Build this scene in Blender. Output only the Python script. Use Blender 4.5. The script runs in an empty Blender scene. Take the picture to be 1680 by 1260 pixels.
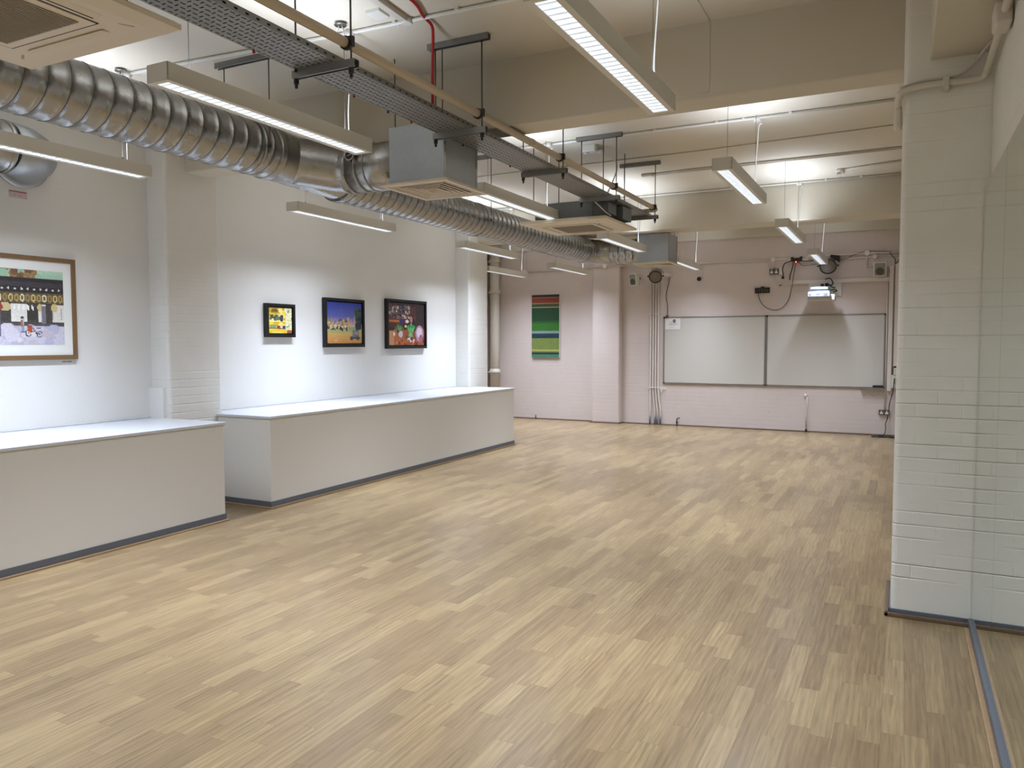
import bpy, bmesh, math, random
import numpy as np
from mathutils import Vector, Matrix
random.seed(7)
SC = bpy.context.scene
COL = SC.collection
PI = math.pi

# ------------------------------------------------------------------ helpers
def tag(o, label=None, cat=None, group=None, kind=None):
    if label: o['label'] = label
    if cat: o['category'] = cat
    if group: o['group'] = group
    if kind: o['kind'] = kind
    return o

def link(name, me, parent=None):
    o = bpy.data.objects.new(name, me)
    COL.objects.link(o)
    if parent is not None: o.parent = parent
    return o

def empty(name, loc, label, cat, group=None, rz=0):
    o = bpy.data.objects.new(name, None); COL.objects.link(o)
    o.location = loc; o.rotation_euler = (0, 0, rz); o.empty_display_size = .05
    return tag(o, label, cat, group)

class B:
    """bmesh builder with several small primitives; origin subtracted on build"""
    def __init__(s): s.bm = bmesh.new(); s.mi = 0
    def _f(s, vs, smooth=False):
        try:
            f = s.bm.faces.new(vs); f.material_index = s.mi; f.smooth = smooth; return f
        except ValueError: return None
    def box(s, x0, x1, y0, y1, z0, z1):
        v = [s.bm.verts.new((x, y, z)) for x in (x0, x1) for y in (y0, y1) for z in (z0, z1)]
        for q in ((0,1,3,2),(4,6,7,5),(0,4,5,1),(2,3,7,6),(0,2,6,4),(1,5,7,3)): s._f([v[i] for i in q])
        return s
    def hexa(s, pts):          # 8 points in the order of box
        v = [s.bm.verts.new(p) for p in pts]
        for q in ((0,1,3,2),(4,6,7,5),(0,4,5,1),(2,3,7,6),(0,2,6,4),(1,5,7,3)): s._f([v[i] for i in q])
        return s
    def quad(s, *pts): s._f([s.bm.verts.new(p) for p in pts]); return s
    def tube(s, pts, r, n=10, caps=True, smooth=True):
        pts = [Vector(p) for p in pts]; rr = r if isinstance(r, (list, tuple)) else [r]*len(pts)
        t0 = (pts[1]-pts[0]).normalized()
        up = Vector((0,0,1)) if abs(t0.z) < .9 else Vector((1,0,0))
        nrm = t0.cross(up).normalized(); rings = []
        for i, p in enumerate(pts):
            a = pts[i]-pts[i-1] if i else pts[1]-pts[0]
            b = pts[i+1]-pts[i] if i < len(pts)-1 else a
            t = (a.normalized()+b.normalized())
            t = t.normalized() if t.length > 1e-6 else b.normalized()
            nrm = (nrm - t*nrm.dot(t)).normalized(); bi = t.cross(nrm)
            rings.append([s.bm.verts.new(p+(nrm*math.cos(2*PI*k/n)+bi*math.sin(2*PI*k/n))*rr[i]) for k in range(n)])
        for a, b in zip(rings, rings[1:]):
            for k in range(n): s._f([a[k], a[(k+1)%n], b[(k+1)%n], b[k]], smooth)
        if caps: s._f(rings[0][::-1]); s._f(rings[-1])
        return s
    def cyl(s, p, q, r, n=20, r2=None): return s.tube([p, q], [r, r if r2 is None else r2], n)
    def lathe(s, prof, origin=(0,0,0), axis=(0,0,1), n=28, smooth=True, cap=True):
        ax = Vector(axis).normalized(); up = Vector((0,0,1)) if abs(ax.z) < .9 else Vector((1,0,0))
        u = ax.cross(up).normalized(); w = ax.cross(u); o = Vector(origin); rings = []
        for r, h in prof:
            rings.append([s.bm.verts.new(o+ax*h+(u*math.cos(2*PI*k/n)+w*math.sin(2*PI*k/n))*max(r, 1e-4)) for k in range(n)])
        for a, b in zip(rings, rings[1:]):
            for k in range(n): s._f([a[k], a[(k+1)%n], b[(k+1)%n], b[k]], smooth)
        if cap: s._f(rings[0][::-1]); s._f(rings[-1])
        return s
    def build(s, name, mats, parent=None, bevel=0, origin=None, seg=2, solid=0):
        bmesh.ops.recalc_face_normals(s.bm, faces=s.bm.faces)
        vs = s.bm.verts
        if origin is None and parent is None:
            xs = [v.co.x for v in vs]; ys = [v.co.y for v in vs]; zs = [v.co.z for v in vs]
            origin = ((min(xs)+max(xs))/2, (min(ys)+max(ys))/2, min(zs))
        if origin is None: origin = parent.location if parent.parent is None else parent.parent.location+parent.location
        origin = Vector(origin)
        for v in vs: v.co -= origin
        me = bpy.data.meshes.new(name); s.bm.to_mesh(me); s.bm.free()
        for m in (mats if isinstance(mats, (list, tuple)) else [mats]): me.materials.append(m)
        o = link(name, me, parent)
        if parent is None: o.location = origin
        if bevel:
            md = o.modifiers.new('bevel', 'BEVEL'); md.width = bevel; md.segments = seg; md.limit_method = 'ANGLE'; md.angle_limit = .7
            md.harden_normals = False
        if solid:
            md = o.modifiers.new('solid', 'SOLIDIFY'); md.thickness = solid
        return o

def spline(pts, sub=8):
    P = [Vector(p) for p in pts]; P = [P[0]*2-P[1]]+P+[P[-1]*2-P[-2]]; out = []
    for i in range(1, len(P)-2):
        a, b, c, d = P[i-1:i+3]
        for k in range(sub):
            t = k/sub
            out.append(.5*((2*b)+(c-a)*t+(2*a-5*b+4*c-d)*t*t+(3*b-a-3*c+d)*t**3))
    out.append(P[-2]); return out

# ------------------------------------------------------------------ materials
def srgb(r, g, b):
    f = lambda c: (c/255/12.92) if c <= 10 else ((c/255+.055)/1.055)**2.4
    return (f(r), f(g), f(b), 1)

def newmat(name):
    m = bpy.data.materials.new(name); m.use_nodes = True
    nt = m.node_tree; bs = nt.nodes['Principled BSDF']
    return m, nt, bs

def N(nt, t, **kw):
    n = nt.nodes.new(t)
    for k, v in kw.items():
        if k.startswith('i_'): n.inputs[k[2:].replace('_', ' ')].default_value = v
        else: setattr(n, k, v)
    return n

def math_(nt, op, a, b=None, c=None):
    n = nt.nodes.new('ShaderNodeMath'); n.operation = op
    for i, v in enumerate((a, b, c)):
        if v is None: continue
        if isinstance(v, (int, float)): n.inputs[i].default_value = v
        else: nt.links.new(v, n.inputs[i])
    return n.outputs[0]

def mixc(nt, fac, a, b, blend='MIX'):
    n = nt.nodes.new('ShaderNodeMix'); n.data_type = 'RGBA'; n.blend_type = blend
    for i, v in ((0, fac), (6, a), (7, b)):
        if isinstance(v, (int, float)): n.inputs[i].default_value = v
        elif isinstance(v, tuple): n.inputs[i].default_value = v
        else: nt.links.new(v, n.inputs[i])
    return n.outputs[2]

def plain(name, col, rough=.5, metal=0, noise=.04, nscale=8, bump=0, bscale=60, spec=.5):
    m, nt, bs = newmat(name)
    bs.inputs['Roughness'].default_value = rough; bs.inputs['Metallic'].default_value = metal
    bs.inputs['Specular IOR Level'].default_value = spec
    g = N(nt, 'ShaderNodeNewGeometry')
    nz = N(nt, 'ShaderNodeTexNoise'); nz.inputs['Scale'].default_value = nscale; nz.inputs['Detail'].default_value = 4
    nt.links.new(g.outputs['Position'], nz.inputs['Vector'])
    f = math_(nt, 'MULTIPLY_ADD', nz.outputs[0], 2*noise, 1-noise)
    hsv = N(nt, 'ShaderNodeHueSaturation'); hsv.inputs['Color'].default_value = col
    nt.links.new(f, hsv.inputs['Value']); nt.links.new(hsv.outputs[0], bs.inputs['Base Color'])
    if bump:
        n2 = N(nt, 'ShaderNodeTexNoise'); n2.inputs['Scale'].default_value = bscale; n2.inputs['Detail'].default_value = 3
        nt.links.new(g.outputs['Position'], n2.inputs['Vector'])
        bp = N(nt, 'ShaderNodeBump'); bp.inputs['Strength'].default_value = bump; bp.inputs['Distance'].default_value = .01
        nt.links.new(n2.outputs[0], bp.inputs['Height']); nt.links.new(bp.outputs[0], bs.inputs['Normal'])
    return m

def brick_paint(name, col, strength=.6, vert=.35, scuffs=.05):
    m, nt, bs = newmat(name)
    bs.inputs['Roughness'].default_value = .45; bs.inputs['Specular IOR Level'].default_value = .4
    g = N(nt, 'ShaderNodeNewGeometry'); sp = N(nt, 'ShaderNodeSeparateXYZ'); nt.links.new(g.outputs['Position'], sp.inputs[0])
    x, y, z = sp.outputs
    wob = N(nt, 'ShaderNodeTexNoise'); wob.inputs['Scale'].default_value = 3.5; wob.inputs['Detail'].default_value = 3
    nt.links.new(g.outputs['Position'], wob.inputs['Vector'])
    zz = math_(nt, 'ADD', z, math_(nt, 'MULTIPLY', wob.outputs[0], .004))
    row = math_(nt, 'DIVIDE', zz, .075)
    fr = math_(nt, 'FRACT', row); ri = math_(nt, 'FLOOR', row)
    d = math_(nt, 'MINIMUM', fr, math_(nt, 'SUBTRACT', 1, fr))          # 0 at the joint
    h1 = math_(nt, 'SMOOTH_MIN', math_(nt, 'MULTIPLY', d, 14), 1, .4)
    off = math_(nt, 'MULTIPLY', math_(nt, 'MODULO', ri, 2), .5)
    u = math_(nt, 'FRACT', math_(nt, 'ADD', math_(nt, 'DIVIDE', math_(nt, 'ADD', x, y), .225), off))
    dv = math_(nt, 'MINIMUM', u, math_(nt, 'SUBTRACT', 1, u))
    h2 = math_(nt, 'MINIMUM', math_(nt, 'MULTIPLY', dv, 40), 1)
    # joints filled with paint here and there
    fill = N(nt, 'ShaderNodeTexNoise'); fill.inputs['Scale'].default_value = 1.6; fill.inputs['Detail'].default_value = 2
    mp = N(nt, 'ShaderNodeMapping'); mp.inputs['Scale'].default_value = (1, 1, 6)
    nt.links.new(g.outputs['Position'], mp.inputs[0]); nt.links.new(mp.outputs[0], fill.inputs['Vector'])
    fv = N(nt, 'ShaderNodeMapRange'); fv.inputs['From Min'].default_value = .38; fv.inputs['From Max'].default_value = .6
    nt.links.new(fill.outputs[0], fv.inputs['Value'])
    lowz = N(nt, 'ShaderNodeMapRange'); lowz.inputs['From Min'].default_value = 3.2; lowz.inputs['From Max'].default_value = .6
    lowz.inputs['To Min'].default_value = .12
    nt.links.new(z, lowz.inputs['Value'])
    amp = math_(nt, 'MULTIPLY', fv.outputs[0], lowz.outputs[0])
    hh = math_(nt, 'ADD', math_(nt, 'MULTIPLY', math_(nt, 'SUBTRACT', h1, 1), amp), math_(nt, 'MULTIPLY', math_(nt, 'SUBTRACT', h2, 1), math_(nt, 'MULTIPLY', amp, vert)))
    rough = N(nt, 'ShaderNodeTexNoise'); rough.inputs['Scale'].default_value = 22; rough.inputs['Detail'].default_value = 5
    nt.links.new(g.outputs['Position'], rough.inputs['Vector'])
    hh = math_(nt, 'ADD', hh, math_(nt, 'MULTIPLY', rough.outputs[0], .18))
    bp = N(nt, 'ShaderNodeBump'); bp.inputs['Strength'].default_value = strength; bp.inputs['Distance'].default_value = .006
    nt.links.new(hh, bp.inputs['Height']); nt.links.new(bp.outputs[0], bs.inputs['Normal'])
    # scuffs and grime specks
    sc = N(nt, 'ShaderNodeTexNoise'); sc.inputs['Scale'].default_value = 5; sc.inputs['Detail'].default_value = 8
    nt.links.new(g.outputs['Position'], sc.inputs['Vector'])
    f = math_(nt, 'MULTIPLY_ADD', sc.outputs[0], 2*scuffs, 1-scuffs)
    vo = N(nt, 'ShaderNodeTexVoronoi'); vo.inputs['Scale'].default_value = 2.2
    nt.links.new(g.outputs['Position'], vo.inputs['Vector'])
    spk = math_(nt, 'LESS_THAN', vo.outputs['Distance'], .022)
    f = math_(nt, 'MULTIPLY', f, math_(nt, 'SUBTRACT', 1, math_(nt, 'MULTIPLY', spk, .3)))
    hsv = N(nt, 'ShaderNodeHueSaturation'); hsv.inputs['Color'].default_value = col
    nt.links.new(f, hsv.inputs['Value']); nt.links.new(hsv.outputs[0], bs.inputs['Base Color'])
    return m

def floor_mat():
    m, nt, bs = newmat('wood_strip_vinyl')
    g = N(nt, 'ShaderNodeNewGeometry'); sp = N(nt, 'ShaderNodeSeparateXYZ'); nt.links.new(g.outputs['Position'], sp.inputs[0])
    x, y, z = sp.outputs
    W = .0835
    xr = math_(nt, 'DIVIDE', math_(nt, 'ADD', x, 20), W); r = math_(nt, 'FLOOR', xr); fx = math_(nt, 'FRACT', xr)
    wn = N(nt, 'ShaderNodeTexWhiteNoise', noise_dimensions='1D'); nt.links.new(r, wn.inputs['W'])
    ry = wn.outputs['Value']
    L = math_(nt, 'MULTIPLY_ADD', ry, .22, .42)
    yr = math_(nt, 'DIVIDE', math_(nt, 'ADD', math_(nt, 'ADD', y, 20), math_(nt, 'MULTIPLY', ry, 7.3)), L)
    # uneven plank lengths
    wv = math_(nt, 'MULTIPLY', math_(nt, 'SINE', math_(nt, 'MULTIPLY', yr, 2.1)), .28)
    yr = math_(nt, 'ADD', yr, wv)
    c = math_(nt, 'FLOOR', yr); fy = math_(nt, 'FRACT', yr)
    cv = N(nt, 'ShaderNodeCombineXYZ'); nt.links.new(r, cv.inputs[0]); nt.links.new(c, cv.inputs[1])
    w2 = N(nt, 'ShaderNodeTexWhiteNoise', noise_dimensions='2D'); nt.links.new(cv.outputs[0], w2.inputs['Vector'])
    tone = w2.outputs['Value']
    ramp = N(nt, 'ShaderNodeValToRGB'); nt.links.new(tone, ramp.inputs[0])
    cr = ramp.color_ramp; cols = [(0, srgb(124,103,74)), (.25, srgb(130,108,78)), (.5, srgb(135,113,82)), (.8, srgb(141,120,86)), (1, srgb(147,125,91))]
    while len(cr.elements) < len(cols): cr.elements.new(.5)
    for e, (p, cc) in zip(cr.elements, cols): e.position = p; e.color = cc
    # grain stretched along the boards, shifted per plank
    sh = N(nt, 'ShaderNodeVectorMath', operation='ADD'); nt.links.new(g.outputs['Position'], sh.inputs[0])
    scl = N(nt, 'ShaderNodeVectorMath', operation='SCALE'); scl.inputs['Scale'].default_value = 30
    nt.links.new(w2.outputs['Color'], scl.inputs[0]); nt.links.new(scl.outputs[0], sh.inputs[1])
    mp = N(nt, 'ShaderNodeMapping'); mp.inputs['Scale'].default_value = (85, 3.0, 1); nt.links.new(sh.outputs[0], mp.inputs[0])
    n1 = N(nt, 'ShaderNodeTexNoise'); n1.inputs['Scale'].default_value = 1; n1.inputs['Detail'].default_value = 6; n1.inputs['Distortion'].default_value = .8
    nt.links.new(mp.outputs[0], n1.inputs['Vector'])
    mp2 = N(nt, 'ShaderNodeMapping'); mp2.inputs['Scale'].default_value = (9, 1.3, 1); nt.links.new(sh.outputs[0], mp2.inputs[0])
    wv2 = N(nt, 'ShaderNodeTexWave', wave_type='BANDS', bands_direction='X')
    wv2.inputs['Scale'].default_value = 1.2; wv2.inputs['Distortion'].default_value = 7; wv2.inputs['Detail'].default_value = 3; wv2.inputs['Detail Scale'].default_value = 1.3
    nt.links.new(mp2.outputs[0], wv2.inputs['Vector'])
    gr = math_(nt, 'ADD', math_(nt, 'MULTIPLY', math_(nt, 'SUBTRACT', n1.outputs[0], .5), 1.0), math_(nt, 'MULTIPLY', math_(nt, 'SUBTRACT', wv2.outputs[0], .5), .14))
    mp3 = N(nt, 'ShaderNodeMapping'); mp3.inputs['Scale'].default_value = (26, 6, 1); nt.links.new(sh.outputs[0], mp3.inputs[0])
    n3 = N(nt, 'ShaderNodeTexNoise'); n3.inputs['Scale'].default_value = 1; n3.inputs['Detail'].default_value = 3; nt.links.new(mp3.outputs[0], n3.inputs['Vector'])
    gr = math_(nt, 'ADD', gr, math_(nt, 'MULTIPLY', math_(nt, 'SUBTRACT', n3.outputs[0], .5), .32))
    # joints
    ex = math_(nt, 'MINIMUM', fx, math_(nt, 'SUBTRACT', 1, fx)); ey = math_(nt, 'MULTIPLY', math_(nt, 'MINIMUM', fy, math_(nt, 'SUBTRACT', 1, fy)), 5)
    e = math_(nt, 'MINIMUM', math_(nt, 'DIVIDE', math_(nt, 'MINIMUM', ex, ey), .025), 1)
    val = math_(nt, 'ADD', math_(nt, 'ADD', 1, gr), math_(nt, 'MULTIPLY', math_(nt, 'SUBTRACT', e, 1), .22))
    hsv = N(nt, 'ShaderNodeHueSaturation'); nt.links.new(ramp.outputs[0], hsv.inputs['Color']); nt.links.new(val, hsv.inputs['Value'])
    hsv.inputs['Saturation'].default_value = 1.0
    nt.links.new(hsv.outputs[0], bs.inputs['Base Color'])
    nr = N(nt, 'ShaderNodeTexNoise'); nr.inputs['Scale'].default_value = 1.1; nr.inputs['Detail'].default_value = 4
    nt.links.new(g.outputs['Position'], nr.inputs['Vector'])
    nt.links.new(math_(nt, 'MULTIPLY_ADD', nr.outputs[0], .08, .25), bs.inputs['Roughness'])
    bs.inputs['Specular IOR Level'].default_value = .42
    return m

def galv(name, col=.5, rough=.33, tint=(1, 1, 1)):
    m, nt, bs = newmat(name)
    bs.inputs['Metallic'].default_value = .9
    g = N(nt, 'ShaderNodeNewGeometry')
    vo = N(nt, 'ShaderNodeTexVoronoi'); vo.inputs['Scale'].default_value = 45; nt.links.new(g.outputs['Position'], vo.inputs['Vector'])
    nz = N(nt, 'ShaderNodeTexNoise'); nz.inputs['Scale'].default_value = 4; nz.inputs['Detail'].default_value = 6
    nt.links.new(g.outputs['Position'], nz.inputs['Vector'])
    sp = N(nt, 'ShaderNodeSeparateColor'); nt.links.new(vo.outputs['Color'], sp.inputs[0])
    v = math_(nt, 'ADD', math_(nt, 'MULTIPLY', sp.outputs[0], .06), math_(nt, 'MULTIPLY_ADD', nz.outputs[0], .2, .87))
    hsv = N(nt, 'ShaderNodeHueSaturation'); hsv.inputs['Color'].default_value = (col*tint[0], col*tint[1], col*tint[2], 1)
    nt.links.new(v, hsv.inputs['Value']); nt.links.new(hsv.outputs[0], bs.inputs['Base Color'])
    nt.links.new(math_(nt, 'MULTIPLY_ADD', nz.outputs[0], .08, rough-.04), bs.inputs['Roughness'])
    return m

def emit(name, col, s, stripe=False):
    m, nt, bs = newmat(name)
    bs.inputs['Base Color'].default_value = (.6, .6, .6, 1)
    bs.inputs['Emission Color'].default_value = col; bs.inputs['Emission Strength'].default_value = s
    if stripe:
        tc = N(nt, 'ShaderNodeTexCoord'); sp = N(nt, 'ShaderNodeSeparateXYZ'); nt.links.new(tc.outputs['Object'], sp.inputs[0])
        fr = math_(nt, 'FRACT', math_(nt, 'DIVIDE', sp.outputs[1], .052))
        nz = N(nt, 'ShaderNodeTexNoise'); nz.inputs['Scale'].default_value = 28; nz.inputs['Detail'].default_value = 4
        nt.links.new(tc.outputs['Object'], nz.inputs['Vector'])
        band = math_(nt, 'ABSOLUTE', math_(nt, 'SUBTRACT', sp.outputs[0], .008))
        st = math_(nt, 'MULTIPLY_ADD', fr, .5, .62)
        st = math_(nt, 'MULTIPLY', st, math_(nt, 'MULTIPLY_ADD', nz.outputs[0], .7, .65))
        st = math_(nt, 'ADD', st, math_(nt, 'MULTIPLY', band, 5))
        nt.links.new(math_(nt, 'MULTIPLY', st, s), bs.inputs['Emission Strength'])
    return m

def attrmat(name, rough=.5):
    m, nt, bs = newmat(name); bs.inputs['Roughness'].default_value = rough
    a = N(nt, 'ShaderNodeAttribute', attribute_name='paint'); nt.links.new(a.outputs['Color'], bs.inputs['Base Color'])
    return m

M = {}
M['floor'] = floor_mat()
M['wall'] = plain('plaster_white_paint', srgb(221,219,214), .6, noise=.02, nscale=1.5, bump=.08, bscale=30, spec=.3)
M['ceiling'] = plain('ceiling_cream_paint', srgb(208,200,184), .65, noise=.03, nscale=1.2, bump=.12, bscale=18, spec=.3)
M['beam'] = plain('beam_cream_paint', srgb(198,190,172), .6, noise=.03, nscale=1.6, bump=.15, bscale=14, spec=.3)
M['brick'] = brick_paint('painted_brick_cream', srgb(220,217,208), .9)
M['brickL'] = brick_paint('painted_brick_white', srgb(218,215,208), .6)
M['brickF'] = brick_paint('painted_brick_pinkish', srgb(202,189,182), .3, .6)
M['plinth'] = plain('plinth_paint', srgb(210,206,198), .45, noise=.015, nscale=2, spec=.4)
M['slab'] = plain('white_gloss_laminate', srgb(196,198,202), .22, noise=.01, spec=.6)
M['skirt'] = plain('slate_vinyl_skirting', srgb(92,95,102), .45, noise=.08, nscale=20)
M['bead'] = plain('timber_bead', srgb(160,132,98), .4, noise=.15, nscale=40)
M['beadd'] = plain('dark_timber_bead', srgb(105,85,66), .4, noise=.15, nscale=40)
M['lum'] = plain('luminaire_cream_enamel', srgb(205,200,188), .4, noise=.01)
M['louvre'] = emit('lit_louvre', (.80, .90, 1.0, 1), 1.0, True)
M['blade'] = plain('louvre_blade_white', srgb(225,228,232), .3, noise=.01)
M['white'] = plain('white_plastic', srgb(216,214,206), .4, noise=.02)
M['cream'] = plain('painted_conduit_cream', srgb(200,193,180), .45, noise=.04)
M['pinkc'] = plain('painted_conduit_warm_white', srgb(216,206,198), .45, noise=.04)
M['galv'] = galv('galvanised_duct', .36, .27, (1, .99, .96))
M['seam'] = galv('duct_seam_shade', .13, .4)  # darker metal colour paints the crevice shade along the seams
M['galvbox'] = galv('galvanised_plenum', .42, .48, (.95, 1, 1.04))
M['steel'] = galv('galvanised_steel_tray', .27, .5, (1, 1, .97))
M['rod'] = plain('threaded_rod_steel', srgb(85,84,80), .45, .7)
M['dark'] = plain('black_plastic', srgb(22,21,21), .45, noise=.05)
M['body'] = plain('grey_unit_casing', srgb(105,108,110), .55, .3, noise=.06, nscale=12)
M['ac'] = plain('cassette_beige_plastic', srgb(205,192,168), .45, noise=.02)
M['acgrille'] = plain('cassette_grille', srgb(150,138,118), .6, noise=.03)
M['pipe'] = plain('beige_pipe_paint', srgb(188,172,148), .42, noise=.04)
M['red'] = plain('red_fire_cable', srgb(170,24,26), .4, noise=.05)
M['mirror'], _nt, _bs = newmat('silvered_glass')
_bs.inputs['Metallic'].default_value = 1; _bs.inputs['Roughness'].default_value = .012; _bs.inputs['Base Color'].default_value = (.79, .85, .80, 1)
M['backing'] = plain('mirror_backing', srgb(70,74,72), .6)
M['board'] = plain('whiteboard_enamel', srgb(194,189,180), .22, noise=.012, nscale=1.5, spec=.5)
M['alu'] = plain('aluminium_trim', srgb(150,148,145), .35, .8)
M['frameblk'] = plain('black_frame', srgb(9,9,10), .5, noise=.02)
M['frameoak'] = plain('oak_frame', srgb(120,92,62), .4, noise=.15, nscale=30)
M['mat'] = plain('picture_mount', srgb(226,226,220), .6, noise=.01)
M['paint'] = attrmat('painted_canvas')
M['paper'] = plain('paper', srgb(225,222,220), .6, noise=.01)
M['ink'] = plain('ink', srgb(55,52,52), .6)
M['inkl'] = plain('ink_grey', srgb(150,146,143), .6)
M['led'] = emit('red_led', (1, .12, .12, 1), 6)
M['lcd'] = plain('dim_clock_segment', srgb(110,98,62), .5)
M['lens'] = plain('lamp_lens', srgb(108,94,78), .35, 0)
M['spkgr'] = plain('speaker_grille', srgb(140,138,134), .7, noise=.1, nscale=200)
M['proj'] = plain('projector_white', srgb(165,169,178), .4, noise=.01)
M['projd'] = plain('projector_slate', srgb(80,90,110), .4)
M['sock'] = plain('brushed_socket_plate', srgb(98,90,78), .35, .5, noise=.1, nscale=60)
M['shade_int'] = plain('opening_shade', srgb(20,17,14), .8)  # near-black colour stands for shade inside openings and gaps
m_, nt_, bs_ = newmat('clear_cap'); bs_.inputs['Transmission Weight'].default_value = .85; bs_.inputs['Roughness'].default_value = .1
bs_.inputs['Base Color'].default_value = (.9, .92, .95, 1); M['clear'] = m_
M['pinksign'] = plain('pale_pink_label', srgb(205,185,184), .5)
M['redink'] = plain('red_ink', srgb(160,70,75), .5)

# ------------------------------------------------------------------ room shell
XL, XR, YB, YF, ZC = -6.12, .39, -4.2, 14.0, 3.56
XD = -7.62          # deeper left wall beyond the second pillar
def structure(b, name, mat, bevel=0, seg=2):
    o = b.build(name, mat, bevel=bevel, seg=seg); o['kind'] = 'structure'; return o
structure(B().box(XD-.2, XR+.2, YB-.2, YF+.2, -.1, 0), 'floor', M['floor'])
structure(B().box(XD-.2, XR+.2, YB-.2, YF+.2, ZC, ZC+.1), 'ceiling', M['ceiling'])
structure(B().box(XL-.15, XL, YB, 10.16, 0, ZC), 'wall_left', M['wall'])
structure(B().box(XD-.15, XD, 10.0, YF+.15, 0, ZC), 'wall_left_recess', M['brickF'])
structure(B().box(XD, XL-.15, 10.0, 10.15, 0, ZC), 'wall_left_return', M['brickF'])
structure(B().box(XR, XR+.15, YB, YF+.15, 0, ZC), 'wall_right', M['brick'])
structure(B().box(XD, XR, YF, YF+.15, 0, ZC), 'wall_far', M['brickF'])
structure(B().box(XD, XR, YB-.15, YB, 0, ZC), 'wall_back', M['wall'])
def pillar(x0, x1, y0, y1, mat, z1=ZC, bev=.03):
    return structure(B().box(x0, x1, y0, y1, 0, z1), 'pillar', mat, bevel=bev, seg=4)
pillar(-.03, XR+.02, 4.77, 5.36, M['brick'])
pillar(-.03, XR+.02, 10.15, 10.74, M['brick'])
pillar(XL-.02, -5.88, 4.77, 5.37, M['brickL'])
pillar(XL-.14, -5.88, 10.15, 10.74, M['brickL'])
pillar(-5.31, -4.76, 13.84, YF+.02, M['brickF'])
structure(B().box(XL-.02, -.0, 4.99, 5.245, 3.085, ZC+.02), 'ceiling_beam', M['beam'], .008)
structure(B().box(XD, -.0, 10.42, 10.86, 3.08, ZC+.02), 'ceiling_beam', M['beam'], .008)
structure(B().box(.095, XR+.02, YB, 4.80, 3.045, ZC+.02), 'ceiling_beam', M['beam'], .008)
structure(B().box(XD, XR, 13.93, YF+.02, 3.36, ZC+.02), 'ceiling_beam', M['beam'], .006)  # added shallow box in place of the wall's upper paint band
# plaster seam on ceiling and beam in the near bay
structure(B().box(-1.19, -1.13, YB+1, 4.99, ZC-.006, ZC+.002), 'trim_1', M['ceiling'])
structure(B().box(-1.19, -1.13, 4.984, 4.995, 3.12, ZC-.006), 'trim_2', M['beam'])
# boxed pipe casing against left pillar, low
structure(B().box(XL, -5.93, 4.735, 4.78, .853, 1.13), 'trim_3', M['wall'], .004)
# skirtings
def skirting(name, pts, h=.05, t=.008, bead=.016, bm=M['bead'], sm=M['skirt']):
    """pts: polyline on plan, room on the left-hand side of the walking direction"""
    b = B(); b2 = B()
    for (x0, y0), (x1, y1) in zip(pts, pts[1:]):
        d = Vector((x1-x0, y1-y0, 0)).normalized(); n = Vector((-d.y, d.x, 0))
        for bb, a, o, hh in ((b, 0, t, h), (b2, t, t+bead, bead)):
            e0 = -o*0; p = Vector((x0, y0, 0))-d*o; q = Vector((x1, y1, 0))+d*o
            P0 = p+n*a; P1 = p+n*o; Q0 = q+n*a; Q1 = q+n*o; up = Vector((0, 0, hh))
            bb.hexa([P0, P0+up, P1, P1+up, Q0, Q0+up, Q1, Q1+up])
    if sm is None:
        b.bm.free(); o = b2.build(name, bm); o['kind'] = 'structure'; return o
    o = b.build(name, sm, bevel=.003); o['kind'] = 'structure'
    i = b2.build('bead', bm, parent=o, origin=o.location, bevel=.004)
    return o
skirting('baseboard_far', [(-.03, YF), (-4.76, YF), (-4.76, 13.84), (-5.31, 13.84), (-5.31, YF), (XD, YF)], h=.02, bead=.018, bm=M['beadd'], sm=M['beadd'])
skirting('baseboard_pillar', [(XR, 4.77), (-.03, 4.77), (-.03, 5.36), (XR, 5.36)][::1], h=.042, bead=.022, bm=M['beadd'])
# (pillar polyline walks so that the room is on its left)

# ------------------------------------------------------------------ display plinths
def plinth(y0, y1, label):
    x0, x1 = XL, -5.2
    r = empty('display_plinth', ((x0+x1)/2, (y0+y1)/2, 0), label, 'plinth', 'white window plinths')
    def outline(e):
        P = [(x1+e, y0-e*.85), (x1+e, y1+e), (-5.872, y1+e)]
        P += [(-5.872, 10.145), (x0+.002, 10.145)] if y1 > 10.15 else [(x0+.002, y1+e)]
        P += [(x0+.002, 5.375), (-5.872, 5.375), (-5.872, y0-e*.85)] if 4.8 < y0 < 5.37 else [(x0+.002, y0-e*.85)]
        return P
    def prism(b, P, z0, z1):
        lo = [b.bm.verts.new((x, y, z0)) for x, y in P]; hi = [b.bm.verts.new((x, y, z1)) for x, y in P]
        b._f(lo); b._f(hi)
        for i in range(len(P)): j = (i+1) % len(P); b._f([lo[i], lo[j], hi[j], hi[i]])
        return b
    prism(B(), outline(0), 0, .832).build('body', M['plinth'], r, bevel=.004)
    prism(B(), outline(.014), .832, .857).build('top_slab', M['slab'], r, bevel=.004)
    B().box(x0+.001, x0+.022, max(y0, 5.38) if y0 > 4 else y0, min(y1, 10.14), .857, .868).build('upstand', M['slab'], r, bevel=.003)
    s = B(); s.box(x1, x1+.008, y0-.008, y1+.008, .008, .062); s.box(x0+.3, x1, y0-.008, y0, .008, .062); s.box(x0+.3, x1, y1, y1+.008, .008, .062)
    s.build('skirting', M['skirt'], r, bevel=.002)
    s = B(); s.box(x1+.008, x1+.026, y0-.026, y1+.026, 0, .014); s.box(x0+.3, x1+.01, y0-.026, y0-.008, 0, .014); s.box(x0+.3, x1+.01, y1+.008, y1+.026, 0, .014)
    s.build('bead', M['bead'], r, bevel=.004)
plinth(-1.2, 4.755, 'white gloss-topped plinth on the near left, below the oak-framed street painting')
plinth(5.30, 10.30, 'long white gloss-topped plinth below the three black-framed paintings')

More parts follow.
